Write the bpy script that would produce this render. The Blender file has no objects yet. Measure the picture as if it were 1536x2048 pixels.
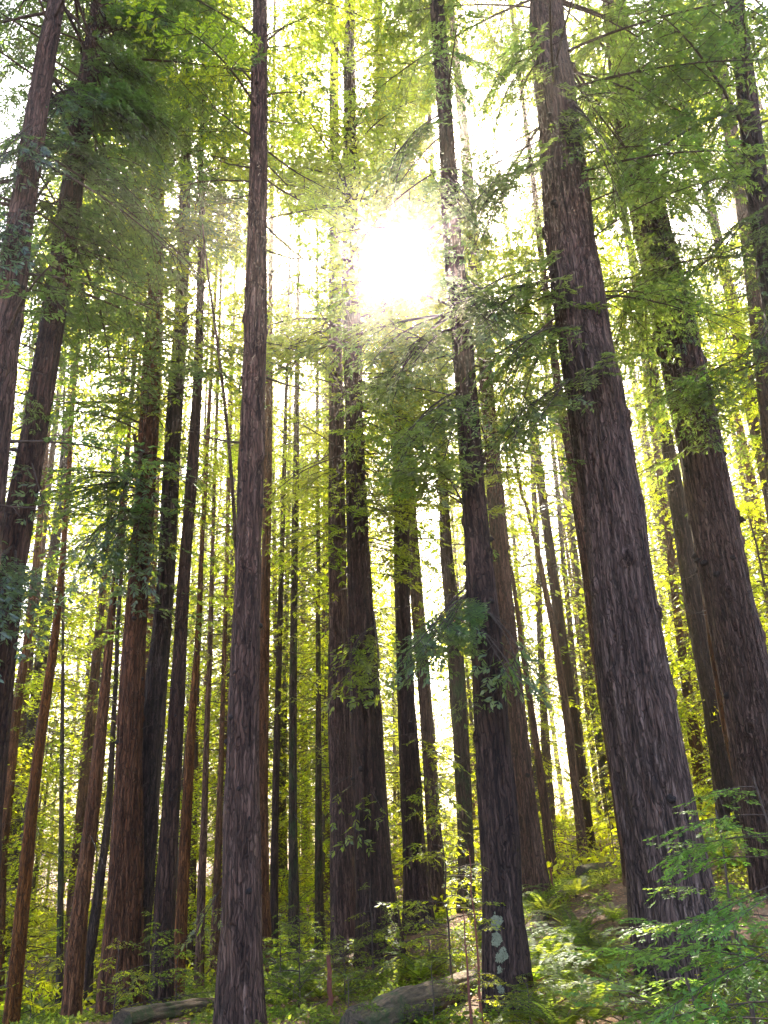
import bpy, math, random
import numpy as np
from mathutils import Matrix, Vector
rng = np.random.default_rng(11)
random.seed(11)
S = bpy.context.scene
COL = S.collection

# ------------------------------------------------------------------ camera
F = 1538.0                      # focal length in photo pixels (1536 x 2048)
CX, CY = 768.0, 1024.0
CAM = np.array([0.0, 0.0, 1.6])
upc = np.array([580 - CX, CY + 3037, -F]); upc /= np.linalg.norm(upc)
fw = np.array([0, 0, -1.0]); yc = fw - fw.dot(upc) * upc; yc /= np.linalg.norm(yc)
xc = np.cross(yc, upc)
CM = np.array([xc, yc, upc])    # camera -> world
cam_d = bpy.data.cameras.new('camera'); cam = bpy.data.objects.new('camera', cam_d); COL.objects.link(cam)
cam_d.sensor_fit = 'AUTO'; cam_d.sensor_width = 36; cam_d.lens = 36 * F / 2048
cam_d.clip_start = 0.05; cam_d.clip_end = 9000
m4 = Matrix([list(CM[i]) + [CAM[i]] for i in range(3)] + [[0, 0, 0, 1]])
cam.matrix_world = m4
S.camera = cam

def ray(px, py):
    v = CM @ np.array([(px - CX) / F, (CY - py) / F, -1.0]); return v / np.linalg.norm(v)
def at(px, py, d):              # point on a pixel's ray at horizontal distance d
    r = ray(px, py); return CAM + r * (d / math.hypot(r[0], r[1]))
def proj(P):
    q = (np.atleast_2d(P) - CAM) @ CM
    dz = np.maximum(-q[:, 2], 1e-3)
    return CX + F * q[:, 0] / dz, CY - F * q[:, 1] / dz, -q[:, 2]

SUN = ray(796, 503)
SUN_EL = math.asin(SUN[2]); SUN_AZ = math.atan2(SUN[0], SUN[1])

# ------------------------------------------------------------------ sky and sun
W = bpy.data.worlds.new("World"); S.world = W; W.use_nodes = True
nt = W.node_tree; bg = nt.nodes['Background']
sky = nt.nodes.new('ShaderNodeTexSky'); sky.sky_type = 'NISHITA'; sky.sun_disc = False
sky.sun_elevation = SUN_EL; sky.sun_rotation = SUN_AZ; sky.air_density = 0.75; sky.dust_density = 3.0; sky.ozone_density = 0.5
nt.links.new(sky.outputs[0], bg.inputs[0]); bg.inputs[1].default_value = 0.15
sl = bpy.data.lights.new('sun_light', 'SUN'); sl.energy = 5.0; sl.angle = math.radians(0.53); sl.color = (1, 0.90, 0.73)
so = bpy.data.objects.new('sun_light', sl); COL.objects.link(so)
so.rotation_euler = Vector(SUN).to_track_quat('Z', 'Y').to_euler(); so.location = Vector(SUN) * 60
S.view_settings.view_transform = 'Standard'; S.view_settings.look = 'None'
S.view_settings.exposure = 2.8; S.view_settings.gamma = 1.0
S.render.engine = 'CYCLES'
cy = S.cycles
cy.max_bounces = 7; cy.diffuse_bounces = 5; cy.glossy_bounces = 2; cy.transmission_bounces = 5
cy.volume_bounces = 0; cy.transparent_max_bounces = 8
cy.use_denoising = True
cy.sample_clamp_indirect = 6.0; cy.sample_clamp_direct = 0
cy.use_adaptive_sampling = True; cy.adaptive_threshold = 0.02
cy.caustics_reflective = False; cy.caustics_refractive = False

# ------------------------------------------------------------------ numeric noise
def _h(i, j, k, s):
    n = (i * 73856093) ^ (j * 19349663) ^ (k * 83492791) ^ (s * 2654435)
    n = (n ^ (n >> 13)) * 1274126177 & 0x7fffffff
    n = (n ^ (n >> 16)) & 0xffff
    return n / 65535.0
def vn(p, s=0):
    p = np.asarray(p, float); i = np.floor(p).astype(np.int64); f = p - i; f = f * f * (3 - 2 * f)
    r = 0
    for a in (0, 1):
        for b in (0, 1):
            for c in (0, 1):
                w = (f[:, 0] if a else 1 - f[:, 0]) * (f[:, 1] if b else 1 - f[:, 1]) * (f[:, 2] if c else 1 - f[:, 2])
                r = r + w * _h(i[:, 0] + a, i[:, 1] + b, i[:, 2] + c, s)
    return r
def fbm(p, o=3, s=0):
    r = 0; a = 0.5; t = 0
    for k in range(o):
        r = r + a * vn(np.asarray(p) * 2 ** k, s + k); t += a; a *= 0.5
    return r / t

# ------------------------------------------------------------------ materials
def mat(name):
    m = bpy.data.materials.new(name); m.use_nodes = True; m.node_tree.nodes.clear(); return m, m.node_tree.nodes, m.node_tree.links
def noise_node(N, L, co, scale, detail=4, rough=0.6, mapping=None, dist=0.0):
    if mapping is not None:
        mp = N.new('ShaderNodeMapping'); mp.inputs['Scale'].default_value = mapping; L.new(co, mp.inputs[0]); co = mp.outputs[0]
    n = N.new('ShaderNodeTexNoise'); n.inputs['Scale'].default_value = scale; n.inputs['Detail'].default_value = detail
    n.inputs['Roughness'].default_value = rough; n.inputs['Distortion'].default_value = dist; L.new(co, n.inputs['Vector']); return n
def ramp(N, L, src, stops):
    r = N.new('ShaderNodeValToRGB'); e = r.color_ramp.elements
    while len(e) < len(stops): e.new(0.5)
    for i, (p, c) in enumerate(stops): e[i].position = p; e[i].color = (*c, 1)
    L.new(src, r.inputs[0]); return r
def bark(name, dark, mid, light, moss=0.0, mosscol=(0.07, 0.11, 0.03)):
    m, N, L = mat(name)
    tc = N.new('ShaderNodeTexCoord'); out = N.new('ShaderNodeOutputMaterial'); b = N.new('ShaderNodeBsdfPrincipled')
    n1 = noise_node(N, L, tc.outputs['Object'], 3.0, 9, 0.68, (7, 7, 0.5), 0.5)
    n2 = noise_node(N, L, tc.outputs['Object'], 9.0, 6, 0.7, (5, 5, 0.6), 0.2)
    n3 = noise_node(N, L, tc.outputs['Object'], 0.9, 3, 0.6, (1.6, 1.6, 0.35))
    r1 = ramp(N, L, n1.outputs['Fac'], [(0.33, dark), (0.52, mid), (0.72, light)])
    oi = N.new('ShaderNodeObjectInfo')
    hs = N.new('ShaderNodeHueSaturation'); L.new(r1.outputs[0], hs.inputs['Color'])
    mr = N.new('ShaderNodeMapRange'); mr.inputs['To Min'].default_value = 0.6; mr.inputs['To Max'].default_value = 1.5; L.new(n3.outputs['Fac'], mr.inputs[0]); L.new(mr.outputs[0], hs.inputs['Value'])
    mr2 = N.new('ShaderNodeMapRange'); mr2.inputs['To Min'].default_value = 0.8; mr2.inputs['To Max'].default_value = 1.15; L.new(oi.outputs['Random'], mr2.inputs[0]); L.new(mr2.outputs[0], hs.inputs['Saturation'])
    mx = N.new('ShaderNodeMix'); mx.data_type = 'RGBA'; mx.blend_type = 'MULTIPLY'; mx.inputs[0].default_value = 0.7
    r2 = ramp(N, L, n2.outputs['Fac'], [(0.3, (0.45, 0.42, 0.42)), (0.65, (1.25, 1.2, 1.15))])
    L.new(hs.outputs[0], mx.inputs[6]); L.new(r2.outputs[0], mx.inputs[7])
    col = mx.outputs[2]
    if moss > 0:
        n4 = noise_node(N, L, tc.outputs['Object'], 2.2, 6, 0.7, (1.5, 1.5, 0.5))
        r4 = ramp(N, L, n4.outputs['Fac'], [(0.62 - 0.25 * moss, (0, 0, 0)), (0.75 - 0.2 * moss, (1, 1, 1))])
        m2 = N.new('ShaderNodeMix'); m2.data_type = 'RGBA'; L.new(r4.outputs[0], m2.inputs[0]); L.new(col, m2.inputs[6]); m2.inputs[7].default_value = (*mosscol, 1)
        col = m2.outputs[2]
    # plates split by narrow lengthwise cracks; crevice shade painted in along with dark pigment
    wn = noise_node(N, L, tc.outputs['Object'], 2.0, 3, 0.6, (2, 2, 1.0)); wa = N.new('ShaderNodeVectorMath'); wa.operation = 'MULTIPLY_ADD'; L.new(wn.outputs['Color'], wa.inputs[0]); wa.inputs[1].default_value = (0.22, 0.22, 0.5); L.new(tc.outputs['Object'], wa.inputs[2])
    vm = N.new('ShaderNodeMapping'); vm.inputs['Scale'].default_value = (24, 24, 1.5); L.new(wa.outputs[0], vm.inputs[0])
    vo = N.new('ShaderNodeTexVoronoi'); vo.feature = 'DISTANCE_TO_EDGE'; vo.inputs['Scale'].default_value = 1.0; L.new(vm.outputs[0], vo.inputs['Vector'])
    cr = N.new('ShaderNodeMapRange'); cr.interpolation_type = 'SMOOTHSTEP'; cr.inputs[1].default_value = 0.01; cr.inputs[2].default_value = 0.16; L.new(vo.outputs['Distance'], cr.inputs[0])
    v2 = N.new('ShaderNodeTexVoronoi'); v2.inputs['Scale'].default_value = 1.0; L.new(vm.outputs[0], v2.inputs['Vector'])
    pv = N.new('ShaderNodeMapRange'); pv.inputs['To Min'].default_value = 0.78; pv.inputs['To Max'].default_value = 1.25; sx = N.new('ShaderNodeSeparateColor'); L.new(v2.outputs['Color'], sx.inputs[0]); L.new(sx.outputs[0], pv.inputs[0])
    cm = N.new('ShaderNodeMapRange'); cm.inputs['To Min'].default_value = 0.45; cm.inputs['To Max'].default_value = 1.0; L.new(cr.outputs[0], cm.inputs[0])
    pm = N.new('ShaderNodeMath'); pm.operation = 'MULTIPLY'; L.new(cm.outputs[0], pm.inputs[0]); L.new(pv.outputs[0], pm.inputs[1])
    vx = N.new('ShaderNodeVectorMath'); vx.operation = 'SCALE'; L.new(col, vx.inputs[0]); L.new(pm.outputs[0], vx.inputs['Scale']); col = vx.outputs[0]
    L.new(col, b.inputs['Base Color']); b.inputs['Roughness'].default_value = 0.85; b.inputs['Specular IOR Level'].default_value = 0.3
    ad = N.new('ShaderNodeMath'); ad.operation = 'MULTIPLY_ADD'; L.new(n2.outputs['Fac'], ad.inputs[0]); ad.inputs[1].default_value = 0.35; L.new(n1.outputs['Fac'], ad.inputs[2])
    a3 = N.new('ShaderNodeMath'); a3.operation = 'MULTIPLY_ADD'; L.new(cr.outputs[0], a3.inputs[0]); a3.inputs[1].default_value = 0.8; L.new(ad.outputs[0], a3.inputs[2]); ad = a3
    bp = N.new('ShaderNodeBump'); bp.inputs['Strength'].default_value = 0.9; bp.inputs['Distance'].default_value = 0.035; L.new(ad.outputs[0], bp.inputs['Height']); L.new(bp.outputs[0], b.inputs['Normal'])
    L.new(b.outputs[0], out.inputs[0]); return m
BARK = {
 'rust': bark('bark_rust', (0.05, 0.018, 0.008), (0.22, 0.088, 0.035), (0.40, 0.19, 0.085)),
 'grey': bark('bark_grey', (0.03, 0.017, 0.014), (0.145, 0.080, 0.058), (0.33, 0.212, 0.165)),
 'dark': bark('bark_dark', (0.018, 0.009, 0.007), (0.085, 0.042, 0.028), (0.20, 0.112, 0.08)),
 'red': bark('bark_red', (0.035, 0.015, 0.009), (0.16, 0.068, 0.035), (0.30, 0.155, 0.09)),
 'moss': bark('bark_moss', (0.03, 0.019, 0.012), (0.10, 0.058, 0.036), (0.19, 0.125, 0.085), 0.5),
}
def leafmat(name, dif, tra, tw=0.55, var=0.35, gloss=0.08):
    m, N, L = mat(name)
    tc = N.new('ShaderNodeTexCoord'); out = N.new('ShaderNodeOutputMaterial')
    geo = N.new('ShaderNodeNewGeometry')
    n = noise_node(N, L, geo.outputs['Position'], 0.8, 3, 0.6)
    mr = N.new('ShaderNodeMapRange'); mr.inputs[1].default_value = 0.3; mr.inputs[2].default_value = 0.7
    mr.inputs['To Min'].default_value = 0.5 - 0.07 * var; mr.inputs['To Max'].default_value = 0.5 + 0.10 * var; L.new(n.outputs['Fac'], mr.inputs[0])
    rn = N.new('ShaderNodeMapRange'); rn.inputs['To Min'].default_value = 0.62; rn.inputs['To Max'].default_value = 1.3; L.new(geo.outputs['Random Per Island'], rn.inputs[0])
    def hsv(c):
        h = N.new('ShaderNodeHueSaturation'); h.inputs['Color'].default_value = (*c, 1); L.new(mr.outputs[0], h.inputs['Hue']); L.new(rn.outputs[0], h.inputs['Value']); return h.outputs[0]
    d = N.new('ShaderNodeBsdfDiffuse'); L.new(hsv(dif), d.inputs[0])
    t = N.new('ShaderNodeBsdfTranslucent'); L.new(hsv(tra), t.inputs[0])
    a = N.new('ShaderNodeMixShader'); a.inputs[0].default_value = tw; L.new(d.outputs[0], a.inputs[1]); L.new(t.outputs[0], a.inputs[2])
    g = N.new('ShaderNodeBsdfGlossy'); g.inputs['Roughness'].default_value = 0.42; g.inputs[0].default_value = (0.9, 0.95, 1, 1)
    a2 = N.new('ShaderNodeMixShader'); a2.inputs[0].default_value = gloss; L.new(a.outputs[0], a2.inputs[1]); L.new(g.outputs[0], a2.inputs[2])
    L.new(a2.outputs[0], out.inputs[0]); return m
LEAF = {
 'needle': leafmat('needle_green', (0.06, 0.09, 0.012), (0.64, 0.71, 0.025), 0.64, gloss=0.05),
 'dark': leafmat('needle_deep', (0.04, 0.075, 0.025), (0.30, 0.42, 0.05), 0.5),
 'vivid': leafmat('sapling_green', (0.13, 0.21, 0.035), (0.44, 0.66, 0.07), 0.5, gloss=0.03),
 'bright': leafmat('leaf_bright', (0.08, 0.115, 0.012), (0.84, 0.86, 0.02), 0.72, gloss=0.04),
 'fern': leafmat('fern_green', (0.085, 0.13, 0.02), (0.50, 0.60, 0.05), 0.6, gloss=0.015),
 'cool': leafmat('needle_cool', (0.06, 0.10, 0.03), (0.46, 0.58, 0.07), 0.5, gloss=0.05),
}
def plain(name, c1, c2, scale=12, rough=0.9, mapping=None, bump=0.3):
    m, N, L = mat(name)
    tc = N.new('ShaderNodeTexCoord'); out = N.new('ShaderNodeOutputMaterial'); b = N.new('ShaderNodeBsdfPrincipled')
    n = noise_node(N, L, tc.outputs['Object'], scale, 7, 0.7, mapping)
    r = ramp(N, L, n.outputs['Fac'], [(0.32, c1), (0.68, c2)]); L.new(r.outputs[0], b.inputs['Base Color']); b.inputs['Roughness'].default_value = rough
    bp = N.new('ShaderNodeBump'); bp.inputs['Strength'].default_value = bump; bp.inputs['Distance'].default_value = 0.03; L.new(n.outputs['Fac'], bp.inputs['Height']); L.new(bp.outputs[0], b.inputs['Normal'])
    L.new(b.outputs[0], out.inputs[0]); return m
WOOD = plain('twig_wood', (0.05, 0.032, 0.022), (0.13, 0.085, 0.06), 20)
KNOT = plain('knot_bark', (0.012, 0.008, 0.007), (0.07, 0.045, 0.036), 25, .95, None, 1.0)
LICHEN = plain('lichen', (0.17, 0.165, 0.09), (0.40, 0.385, 0.25), 30)
LOGM = plain('log_wood', (0.035, 0.022, 0.014), (0.25, 0.165, 0.10), 5, 0.9, (1, 7, 7), 1.0)
_N, _L = LOGM.node_tree.nodes, LOGM.node_tree.links
_tc = _N.new('ShaderNodeTexCoord'); _n = noise_node(_N, _L, _tc.outputs['Object'], 3.5, 8, 0.75); _r = ramp(_N, _L, _n.outputs['Fac'], [(0.50, (0, 0, 0)), (0.60, (1, 1, 1))])
_b = [x for x in _N if x.type == 'BSDF_PRINCIPLED'][0]; _src = _b.inputs['Base Color'].links[0].from_socket
_m = _N.new('ShaderNodeMix'); _m.data_type = 'RGBA'; _L.new(_r.outputs[0], _m.inputs[0]); _L.new(_src, _m.inputs[6]); _m.inputs[7].default_value = (0.06, 0.075, 0.02, 1); _L.new(_m.outputs[2], _b.inputs['Base Color'])
REDSTEM = plain('red_stem', (0.16, 0.045, 0.03), (0.30, 0.10, 0.06), 30)
LITTER = plain('litter_brown', (0.12, 0.05, 0.025), (0.42, 0.22, 0.12), 3)
GROUND = plain('forest_floor', (0.045, 0.028, 0.018), (0.19, 0.105, 0.06), 2.5, 0.95, None, 1.0)

# ------------------------------------------------------------------ helpers
def tag(o, label=None, cat=None, group=None, kind=None):
    if label: o['label'] = label
    if cat: o['category'] = cat
    if group: o['group'] = group
    if kind: o['kind'] = kind
    return o
def empty(name, loc, label, cat, group=None):
    o = bpy.data.objects.new(name, None); COL.objects.link(o); o.location = Vector(loc); o.empty_display_size = 0.2
    return tag(o, label, cat, group)
def mesh_obj(name, V, Q, mats, mi=None, parent=None, smooth=False):
    me = bpy.data.meshes.new(name); V = np.asarray(V, np.float32); Q = np.asarray(Q, np.int32)
    me.vertices.add(len(V)); me.vertices.foreach_set('co', V.ravel())
    k = Q.shape[1]
    me.loops.add(Q.size); me.loops.foreach_set('vertex_index', Q.ravel())
    me.polygons.add(len(Q)); me.polygons.foreach_set('loop_start', np.arange(0, Q.size, k, dtype=np.int32))
    me.polygons.foreach_set('loop_total', np.full(len(Q), k, np.int32))
    for m in mats: me.materials.append(m)
    if mi is not None: me.polygons.foreach_set('material_index', np.asarray(mi, np.int32))
    if smooth: me.polygons.foreach_set('use_smooth', np.ones(len(Q), bool))
    me.update(calc_edges=True)
    o = bpy.data.objects.new(name, me); COL.objects.link(o)
    if parent is not None: o.parent = parent
    return o
def tube(P, R, n=6, cap=True):
    P = np.asarray(P, float); R = np.asarray(R, float); k = len(P)
    T = np.gradient(P, axis=0); T /= np.linalg.norm(T, axis=1)[:, None] + 1e-9
    ref = np.array([0, 0, 1.0]) if abs(T[:, 2]).mean() < 0.8 else np.array([1.0, 0, 0])
    A = np.cross(T, ref); A /= np.linalg.norm(A, axis=1)[:, None]; B = np.cross(T, A)
    th = np.arange(n) * 2 * math.pi / n
    V = P[:, None, :] + R[:, None, None] * (np.cos(th)[None, :, None] * A[:, None, :] + np.sin(th)[None, :, None] * B[:, None, :])
    i = np.arange(k - 1)[:, None] * n; j = np.arange(n)[None, :]; j2 = (j + 1) % n
    Q = np.stack([i + j, i + n + j, i + n + j2, i + j2], -1).reshape(-1, 4)
    return V.reshape(-1, 3), Q
class Acc:
    def __init__(s): s.V = []; s.Q = []; s.M = []; s.n = 0
    def add(s, V, Q, m=0):
        s.V.append(V); s.Q.append(Q + s.n); s.M.append(np.full(len(Q), m) if np.isscalar(m) else m); s.n += len(V)
    def obj(s, name, mats, parent=None, origin=None, smooth=False):
        V = np.concatenate(s.V); Q = np.concatenate(s.Q); M = np.concatenate(s.M)
        if origin is not None: V = V - np.asarray(origin)
        return mesh_obj(name, V, Q, mats, M, parent, smooth)

# ------------------------------------------------------------------ the trunks of the photograph
# key: distance, bark, label, [(px, py, width px) from the base up], crown (start height, boughs per metre, longest bough, tier)
T = {}
def tr(key, d, bk, label, pts, crown=None, **kw): T[key] = dict(d=d, bark=bk, label=label, pts=pts, crown=crown, **kw)
tr('X', 11, 'grey', 'thickest grey furrowed redwood at right, foot behind green sapling sprays', [(1382,2040,188),(1357,1900,172),(1341,1800,162),(1329,1700,154),(1309,1600,152),(1292,1500,147),(1278,1400,143),(1258,1300,133),(1244,1200,123),(1229,1050,117),(1205,900,112),(1183,750,106),(1164,650,103),(1144,500,97),(1129,350,86),(1112,200,75),(1095,50,66)], (8.5, 2.0, 3.6, 0), hero=True)
tr('R', 10.5, 'dark', 'dark redwood with pale lichen patches low on its trunk', [(1022,2046,106),(1009,1900,84),(1001,1700,79),(988,1500,71),(979,1400,67),(972,1300,63),(964,1200,58),(951,1050,50),(940,900,44),(930,750,42),(922,650,40),(905,500,37),(898,350,32),(889,200,29),(874,20,28)], (5.5, 2.6, 2.8, 0), hero=True)
tr('J', 10, 'grey', 'straight purplish grey redwood left of centre dotted with knots', [(478,2120,96),(480,2048,91),(481,1800,80),(483,1600,73),(487,1400,62),(495,1200,53),(499,1050,51),(504,900,48),(510,700,45),(512,600,43),(513,500,39),(517,350,35),(518,200,33),(520,0,28)], (9.5, 1.6, 2.6, 0), hero=True)
tr('Z', 15, 'grey', 'tall leaning grey redwood by the right edge with rough knotted bark', [(1580,1790,130),(1553,1700,112),(1523,1550,104),(1500,1400,96),(1478,1300,92),(1449,1150,88),(1421,1000,85),(1392,850,80),(1352,650,74),(1328,550,70),(1303,450,62),(1278,350,60),(1260,250,56),(1240,100,48),(1222,-50,42)], (7.5, 2.2, 3.6, 0), hero=True)
tr('H1', 15, 'red', 'left stem of the forked redwood with a broken snag knob, bark reddish at the foot', [(240,2050,92),(241,1980,84),(252,1800,72),(254,1700,64),(257,1600,56),(259,1500,50),(262,1400,47),(270,1250,43),(280,1120,38),(293,950,38),(296,875,38),(303,720,35),(310,620,28),(314,450,26),(318,200,24),(320,0,20)], (6.5, 2.0, 2.6, 1), hero=True)
tr('H2', 15.3, 'dark', 'right stem of the forked redwood, leaning out from the left stem', [(262,2030,60),(272,1800,62),(283,1700,54),(292,1600,50),(300,1500,48),(309,1400,43),(329,1200,34),(338,1050,33),(345,900,31),(350,800,30),(362,650,25),(368,500,22),(372,300,19),(375,100,16)], (8, 1.8, 2.2, 1), hero=True)
tr('I', 14.5, 'dark', 'scaly dark redwood just right of the forked pair', [(322,2020,46),(328,1850,42),(336,1700,37),(344,1600,33),(354,1400,29),(365,1200,25),(376,1050,23),(387,900,22),(396,750,17),(402,550,15),(404,400,12)], (8, 2.0, 1.8, 1), hero=True)
tr('N1', 18, 'grey', 'pale reddish trunk tight against the left of the broad dark central redwood', [(690,1925,62),(686,1850,54),(684,1650,50),(678,1400,46),(676,1200,38),(674,950,35),(673,800,31),(671,650,27),(669,525,24),(668,300,20),(668,100,18)], (9, 2.0, 2.8, 1))
tr('N2', 16.5, 'dark', 'broad dark central redwood with a sapling before its flared foot', [(762,1955,108),(755,1850,86),(742,1650,70),(731,1400,62),(728,1350,57),(720,1200,50),(715,1050,45),(709,850,36),(703,550,37),(701,475,33),(700,300,28),(698,100,24)], (7, 2.4, 3.0, 1), hero=True)
tr('O', 19, 'dark', 'dark trunk directly under the sun, right of the broad central redwood', [(842,1880,66),(830,1725,48),(823,1600,43),(812,1400,36),(810,1350,32),(803,1150,30),(803,975,30),(789,800,26),(774,600,20),(763,400,17),(759,200,15),(757,0,16)], (6.5, 2.2, 2.8, 1))
tr('P', 23, 'grey', 'thin trunk close behind the right side of the trunk under the sun', [(874,1790,34),(870,1720,28),(862,1600,25),(849,1400,22),(834,1200,26),(825,1050,18),(818,850,15),(818,700,13),(820,550,11),(822,400,9)], (7, 2.2, 2.2, 1))
tr('Q', 21, 'moss', 'green mottled trunk between the thin trunk and the lichen patched redwood', [(932,1850,40),(933,1700,31),(926,1550,31),(917,1400,32),(903,1200,29),(893,1120,27),(890,1050,20),(882,850,16),(875,650,13)], (6, 2.6, 2.6, 1))
tr('S', 19, 'red', 'reddish finely ribbed redwood just behind and right of the lichen patched one', [(1070,1795,66),(1060,1700,52),(1049,1600,44),(1040,1500,40),(1030,1400,36),(1006,1200,37),(996,1050,33),(983,900,30),(971,750,28),(963,650,29),(947,500,27),(934,330,21),(921,200,17),(905,50,14)], (8, 2.2, 2.8, 1), hero=True)
tr('Tn', 24, 'red', 'slim reddish trunk at the right foot of the finely ribbed redwood', [(1109,1785,22),(1100,1700,19),(1088,1600,17),(1074,1500,14),(1060,1400,12),(1045,1300,10),(1032,1200,8)], (7, 1.6, 1.4, 1))
tr('T2', 36, 'grey', 'stout distant trunk on the rise between the slim trunk and the leaning one', [(1101,1675,26),(1097,1600,22),(1092,1500,18),(1086,1400,14),(1078,1200,12)], (9, 1.8, 2.6, 2))
tr('U', 26, 'rust', 'curved brown trunk leaning left on the sunny slope, needle litter at its foot', [(1172,1760,26),(1164,1680,20),(1155,1600,17),(1148,1550,16),(1134,1430,16),(1121,1350,14),(1106,1250,12),(1090,1180,11),(1076,1100,9),(1062,1050,7)], (12, 1.0, 1.2, 1))
tr('V', 40, 'grey', 'faint far trunk close right of the curved leaning trunk', [(1176,1660,16),(1165,1520,14),(1153,1400,13),(1140,1250,11),(1120,1050,9)], (9, 1.8, 2.6, 2))
tr('Wd', 38, 'moss', 'mossy far trunk left of the thickest redwood', [(1232,1700,18),(1208,1575,15),(1198,1480,14),(1186,1390,12),(1166,1260,11),(1150,1100,9)], (8, 1.8, 2.6, 2))
tr('X2', 17, 'red', 'slim pale trunk hugging the left side of the thickest redwood', [(1262,1745,34),(1250,1650,34),(1220,1450,32),(1196,1300,28),(1173,1125,24),(1152,1000,20),(1140,900,17),(1128,850,16),(1112,740,15),(1098,640,13),(1080,480,11)], (9, 1.8, 2.0, 1))
tr('Y1', 24, 'dark', 'dark redwood on the bright rise between the two biggest right trunks', [(1472,1660,62),(1455,1580,52),(1443,1500,46),(1426,1400,43),(1406,1300,41),(1389,1200,39),(1368,1080,34),(1348,960,28),(1332,875,24),(1312,780,20),(1280,600,16)], (9, 2.0, 2.6, 1))
tr('Y2', 20, 'red', 'narrow sunlit edged trunk pressed behind the left of the knotted right redwood', [(1520,1720,30),(1480,1560,26),(1445,1400,24),(1420,1230,22),(1398,1080,19),(1376,960,17),(1356,860,16),(1330,740,13)], (10, 1.5, 1.6, 1))
tr('AC', 34, 'red', 'brown far trunk on the rise behind the fork of light right of the thickest redwood', [(1410,1612,34),(1400,1540,27),(1385,1450,23),(1363,1300,17),(1345,1150,14)], (9, 1.8, 2.6, 2))
tr('AA', 26, 'grey', 'thin pale trunk curving down the far right edge, no foot in view', [(1640,1640,46),(1590,1300,34),(1545,1000,28),(1518,875,26),(1488,725,24),(1463,600,22),(1432,460,17),(1403,340,12),(1380,200,10)], (10, 1.6, 2.6, 1))
tr('AB', 13, 'dark', 'shadowed trunk crossing the top right corner among dense boughs', [(1690,1900,110),(1640,1200,80),(1585,800,62),(1536,500,50),(1510,350,44),(1490,150,36),(1470,0,30)], (7, 2.8, 3.4, 0))
tr('AB2', 22, 'grey', 'paler narrow trunk at the top right, left of the shadowed corner trunk', [(1620,1740,50),(1570,1100,40),(1500,500,30),(1460,250,26),(1440,150,25),(1415,0,21)], (9, 2.2, 3.0, 1))
tr('A', 9.5, 'grey', 'leftmost big leaning trunk cut by the left edge, grey bark at the top', [(-115,2050,95),(-72,1500,82),(-32,1000,68),(-5,780,60),(14,640,55),(33,500,50),(58,330,44),(85,150,38),(118,-20,30)], (5.5, 3.2, 3.2, 0), hero=True)
tr('B', 10.5, 'dark', 'second leaning trunk from the left edge, smooth dark red bark', [(-62,2050,88),(-42,1700,76),(-12,1350,68),(8,1200,60),(34,1050,55),(62,900,50),(84,770,47),(104,650,46),(128,500,44),(152,320,38),(178,140,35),(203,-20,31)], (5.5, 3.0, 3.2, 0), hero=True)
tr('C', 26, 'rust', 'slim trunk furthest left in the backlit row, passing behind twigs', [(-8,2040,30),(0,1720,24),(16,1590,20),(34,1400,18),(50,1320,16),(75,1100,13),(88,950,10)], (6, 1.8, 1.8, 1))
tr('D', 20, 'rust', 'straight warm brown trunk near the left edge, thicker towards its foot', [(20,2060,34),(30,1960,30),(46,1800,26),(65,1600,22),(84,1450,20),(107,1300,17),(118,1200,14),(126,1120,12),(136,960,10)], (7, 1.6, 1.6, 1))
tr('E', 24, 'moss', 'thin black shaggy trunk between two warm brown ones at left', [(118,2035,16),(119,1950,14),(121,1800,12),(123,1600,9),(125,1400,7),(126,1250,6),(127,1080,5)], (3.5, 2.5, 0.7, 1))
tr('Fk', 27, 'rust', 'dim brown trunk partly behind the orange brown one at left', [(140,1975,28),(146,1800,24),(160,1650,22),(172,1550,21),(184,1400,19),(199,1250,15),(212,1100,11)], (7, 1.8, 2.0, 1))
tr('G', 17, 'rust', 'orange brown trunk leaning slightly right, second largest of the left row', [(141,2060,40),(152,1900,35),(163,1800,30),(176,1690,28),(188,1600,27),(200,1480,24),(213,1350,18),(223,1230,15),(236,1110,11),(248,960,8)], (8, 1.5, 1.6, 1))
tr('G2', 24, 'dark', 'bent shadowed trunk between the orange brown trunk and the forked pair', [(168,2020,26),(176,1930,22),(192,1820,20),(206,1720,16),(216,1640,14),(224,1500,11),(232,1350,9)], (6, 1.8, 1.6, 1))
tr('AE', 19, 'rust', 'sunlit ochre trunk immediately right of the scaly dark redwood', [(352,2020,30),(360,1900,26),(365,1800,24),(372,1650,20),(380,1500,18),(388,1380,14),(396,1280,12),(403,1100,9)], (7, 1.6, 1.6, 1))
tr('AI', 30, 'dark', 'dim maroon trunk glimpsed between the ochre trunk and the next one', [(381,1965,26),(383,1850,18),(386,1700,13),(391,1550,9),(396,1350,7)], (8, 1.6, 1.8, 2))
tr('AF', 21, 'rust', 'slim even brown trunk midway between the ochre trunk and the knotted grey one', [(397,2008,21),(400,1900,18),(404,1750,16),(410,1600,13),(414,1450,11),(420,1300,10),(425,1100,8)], (7, 1.6, 1.5, 1))
tr('AH', 23, 'rust', 'short lit rust coloured trunk just left of the knotted grey redwood', [(427,1990,22),(430,1880,18),(434,1750,14),(440,1600,12),(444,1450,10),(450,1250,8)], (7, 1.6, 1.5, 1))
tr('I2', 13, 'grey', 'very thin leaning stem rising behind the knotted grey redwood', [(500,2000,14),(487,1500,11),(476,1150,9),(470,1050,8),(457,875,7),(444,760,6),(430,650,5),(412,520,4)], None, thin=True)
tr('J2', 19, 'rust', 'reddish trunk hiding behind the right side of the knotted grey redwood', [(520,1915,52),(521,1820,36),(522,1600,25),(526,1400,21),(530,1200,19),(535,980,17),(537,850,15),(540,650,11)], (8, 1.6, 1.8, 1))
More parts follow.
